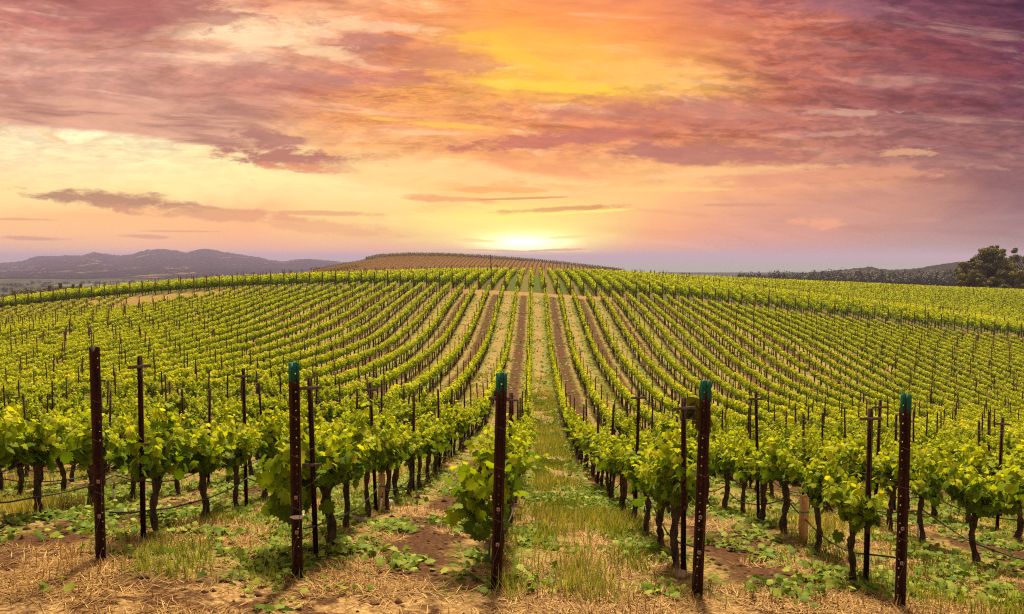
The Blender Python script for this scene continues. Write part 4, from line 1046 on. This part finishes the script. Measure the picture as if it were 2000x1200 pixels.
# ------------------------------------------------------------------ trees
def tree_meshes(seed, H, W, kind='oak', nleaf=5200, lsize=0.34):
    r_ = np.random.default_rng(seed); s = Soup(); g = Soup()
    cl = []
    if kind == 'oak':
        s.tube([(0, 0, -0.5), (0.1, 0, H * 0.12), (0.0, 0.1, H * 0.3), (0.2, 0, H * 0.55)], np.array([0.05, 0.038, 0.03, 0.012]) * H, 10, rough=0.1, rg=r_)
        for _ in range(58):
            th = r_.uniform(0, 6.28); k = r_.uniform(0.1, 1.12) ** 0.5; zc = H * r_.uniform(0.12, 0.95)
            lim = W / 2 * math.sqrt(max(0.05, 1 - ((zc / H - 0.42) / 0.60) ** 2)); c = np.array([math.cos(th) * lim * k, math.sin(th) * lim * k, zc])
            cl.append((c, r_.uniform(0.05, 0.125) * H)); b = np.array([0.1, 0, H * r_.uniform(0.12, 0.4)])
            s.tube([b, (b + c) / 2 + r_.normal(0, 0.02 * H, 3), c], np.array([0.014, 0.009, 0.004]) * H, 6, rg=r_)
        for _ in range(12):
            th = r_.uniform(0, 6.28); q_ = r_.uniform(0.1, 0.5); c = np.array([math.cos(th) * W * 0.5 * q_ * 1.6, math.sin(th) * W * 0.4 * q_, H * (1.03 - 0.30 * q_ ** 1.2 + r_.uniform(-0.03, 0.05))]); cl.append((c, r_.uniform(0.025, 0.055) * H)); s.tube([c * [0.6, 0.6, 0.75], c], np.array([0.006, 0.003]) * H, 5, rg=r_)
    elif kind == 'conifer':
        s.tube([(0, 0, -0.3), (0, 0, H * 0.98)], [0.025 * H, 0.004 * H], 7, rg=r_)
        for zc in np.linspace(0.12, 0.97, 16):
            for _ in range(4):
                th = r_.uniform(0, 6.28); w_ = W / 2 * (1 - zc) ** 0.8 * r_.uniform(0.5, 1.0)
                c = np.array([math.cos(th) * w_, math.sin(th) * w_, zc * H - 0.1 * w_]); cl.append((c, 0.05 * H + 0.12 * w_)); s.tube([(0, 0, zc * H), c], [0.006 * H, 0.002 * H], 4, rg=r_)
    else:
        s.tube([(0, 0, -0.3), (0.1, 0, H * 0.5), (0, 0, H * 0.8)], np.array([0.03, 0.02, 0.008]) * H, 7, rg=r_)
        for _ in range(22):
            th = r_.uniform(0, 6.28); zc = r_.uniform(0.12, 0.92); w_ = W / 2 * math.sqrt(max(0.04, 1 - ((zc - 0.45) / 0.58) ** 2)) * r_.uniform(0.2, 1)
            c = np.array([math.cos(th) * w_, math.sin(th) * w_, zc * H]); cl.append((c, r_.uniform(0.09, 0.16) * H)); s.tube([(0, 0, max(0.1, zc - 0.2) * H), c], [0.01 * H, 0.003 * H], 5, rg=r_)
    per = nleaf // len(cl); pos = []; nr = []; tn = []
    for c, r0 in cl:
        v = r_.normal(0, 1, (per, 3)); v /= np.linalg.norm(v, axis=1)[:, None]; rad = r0 * r_.uniform(0.35, 1.08, per) ** 0.6
        p = c + v * rad[:, None] * np.array([1.15, 1.15, 0.75]); pos.append(p); nr.append(v + np.array([0, 0, 0.4]) + r_.normal(0, .35, (per, 3))); tn.append(0.45 + r_.normal(0, .17, per) + r_.normal(0, .10))
    pos = np.concatenate(pos); pos[:, 2] = np.maximum(pos[:, 2], 0.05)
    leaves(g, pos, np.concatenate(nr), r_.uniform(0, 6.28, len(pos)), lsize * r_.uniform(0.6, 1.3, len(pos)), np.clip(np.concatenate(tn), 0, 1), 'quad')
    return s.mesh('trunk', M_trunk), g.mesh('crown', M_tree)
def place_tree(name, px, Y, pytop, wpx, kind, label, group, seed, nleaf=5200, ls=None, extra=0.0, cat='tree'):
    x = (px - 1042) / F * Y; z = gz(x, Y) - extra; zt = CZ - (pytop - 503) / F * Y; H = max(2.5, zt - z); W = wpx / F * Y
    tr, cr = tree_meshes(seed, H, W, kind, nleaf, ls or 0.0012 * Y)
    e = link(bpy.data.objects.new(name, None)); e.location = (x, Y, z); tag(e, label, cat, group)
    link(bpy.data.objects.new('trunk', tr), e); link(bpy.data.objects.new('crown', cr), e)
G = 'oaks and bushes at the right end of the ridge'
place_tree('oak_tree', 1922, 300, 485, 76, 'oak', 'spreading oak with a ragged top, left of the two tall oaks on the ridge', G, 1, 15000, 0.42)
place_tree('oak_tree', 1990, 310, 483, 84, 'oak', 'broad oak cut by the right edge of the picture', G, 2, 15000, 0.42)
place_tree('oak_tree', 1880, 305, 510, 62, 'oak', 'low dark oak at the left end of the ridge trees', G, 3, 7000, 0.40)
place_tree('bush', 1893, 290, 524, 70, 'round', 'rounded dark bush in front of the ridge oaks', G, 4, 5000, 0.36, cat='bush')
place_tree('bush', 1965, 292, 526, 84, 'round', 'wide dark bush below the broad oak, near the frame edge', G, 5, 5000, 0.36, cat='bush')
G = 'dark trees in the valley at the left'
for n_, (px, py, wp_, kd, Y, lab) in enumerate([(12,566,16,'round',420,'squat dark tree against the left frame edge'),(26,562,14,'round',425,'round dark tree second from the left frame edge'),(38,561,14,'round',410,'blunt dark tree standing left of a low gap in the valley trees'),
        (50,566,13,'round',430,'low round tree right of the blunt valley tree'),(68,562,13,'round',420,'small round tree left of the first pointed conifer'),(83,558,14,'conifer',415,'pointed conifer, shorter of the two in the valley at left'),
        (95,560,16,'round',425,'bushy tree between the two pointed valley conifers'),(105,553,15,'conifer',410,'tallest pointed conifer in the valley at left'),(117,561,14,'round',430,'round tree just right of the tallest valley conifer'),
        (131,556,11,'conifer',420,'narrow conifer, left one of the close pair at the crest'),(141,558,14,'round',430,'dark round tree between two narrow conifers'),(146,554,10,'conifer',415,'narrow conifer, right one of the close pair at the crest'),
        (160,563,16,'round',440,'low dark tree at the right end of the valley trees')]):
    place_tree('conifer_tree' if kd == 'conifer' else 'valley_tree', px, Y, py, wp_, kd, lab, G, 20 + n_, 1300, 0.5)
# far-off woods that read as one mass
def wood(name, label, spec, nper, ls):
    S = Soup(); P = []; N_ = []; T_ = []
    for x, y, z, h, w_ in spec:
        v = rng.normal(0, 1, (nper, 3)); v /= np.linalg.norm(v, axis=1)[:, None]; rad = rng.uniform(0.5, 1.05, nper)[:, None]
        P.append(np.array([x, y, z + h * 0.5]) + v * rad * np.array([w_ / 2, w_ / 2, h / 2])); N_.append(v + rng.normal(0, .3, (nper, 3)) + [0, 0, .3]); T_.append(0.32 + rng.normal(0, .12) + rng.normal(0, .12, nper))
    P = np.concatenate(P); leaves(S, P, np.concatenate(N_), rng.uniform(0, 6.28, len(P)), ls * rng.uniform(.7, 1.3, len(P)), np.clip(np.concatenate(T_), 0, 1), 'quad')
    o = link(bpy.data.objects.new(name, S.mesh(name, M_farwood))); tag(o, label, 'woodland', kind='stuff')
spec = []
for _ in range(560):
    px = rng.uniform(1440, 1900); Y = rng.uniform(720, 1000); x = (px - 1042) / F * Y; k = (px - 1440) / 460
    ytop = 533 - 4 * k + rng.normal(0, 2.2) + (Y < 820) * 6 + 3 * math.exp(-((px - 1470) / 30) ** 2); zt = CZ - (ytop - 503) / F * Y; z = gz(x, Y); h = max(4, zt - z) 
    tall = rng.random() < 0.14; spec.append((x, Y, z, h * (1.22 if tall else 1.0), rng.uniform(3, 5) if tall else rng.uniform(7, 13)))
wood('far_woodland', 'dark woodland along the horizon at the right', spec, 95, 1.5)
spec = []
for _ in range(1800):
    px = rng.uniform(-60, 640); Y = 600 * (3.2 ** rng.random()) ; x = (px - 1042) / F * Y
    if fbm(np.array([x / 120]), np.array([Y / 60]), 2, 91)[0] < 0.44: continue
    h = rng.uniform(5, 10); spec.append((x, Y, gz(x, Y), h, rng.uniform(7, 16)))
wood('valley_woodland', 'scattered woods on the valley floor at the left', spec, 60, 1.7)

# ------------------------------------------------------------------ haze
hb = Soup(); hb.box((0, 17000 - 200, (-62 + 66) / 2), (60000, 34400, 128))
HAZE = 1.25e-4
hm = bpy.data.materials.new('haze'); hm.use_nodes = True; t = NT(hm.node_tree); t.n.clear()
ho = t.new('ShaderNodeOutputMaterial'); pv = t.new('ShaderNodeVolumePrincipled'); pv.inputs['Density'].default_value = HAZE; pv.inputs['Color'].default_value = (0.50, 0.44, 0.80, 1); pv.inputs['Anisotropy'].default_value = 0.2
t.l.new(pv.outputs[0], ho.inputs['Volume'])
o = link(bpy.data.objects.new('haze', hb.mesh('haze', hm))); tag(o, kind='stuff'); o['label'] = 'pale violet haze lying over the valley and the sea'; o['category'] = 'haze'
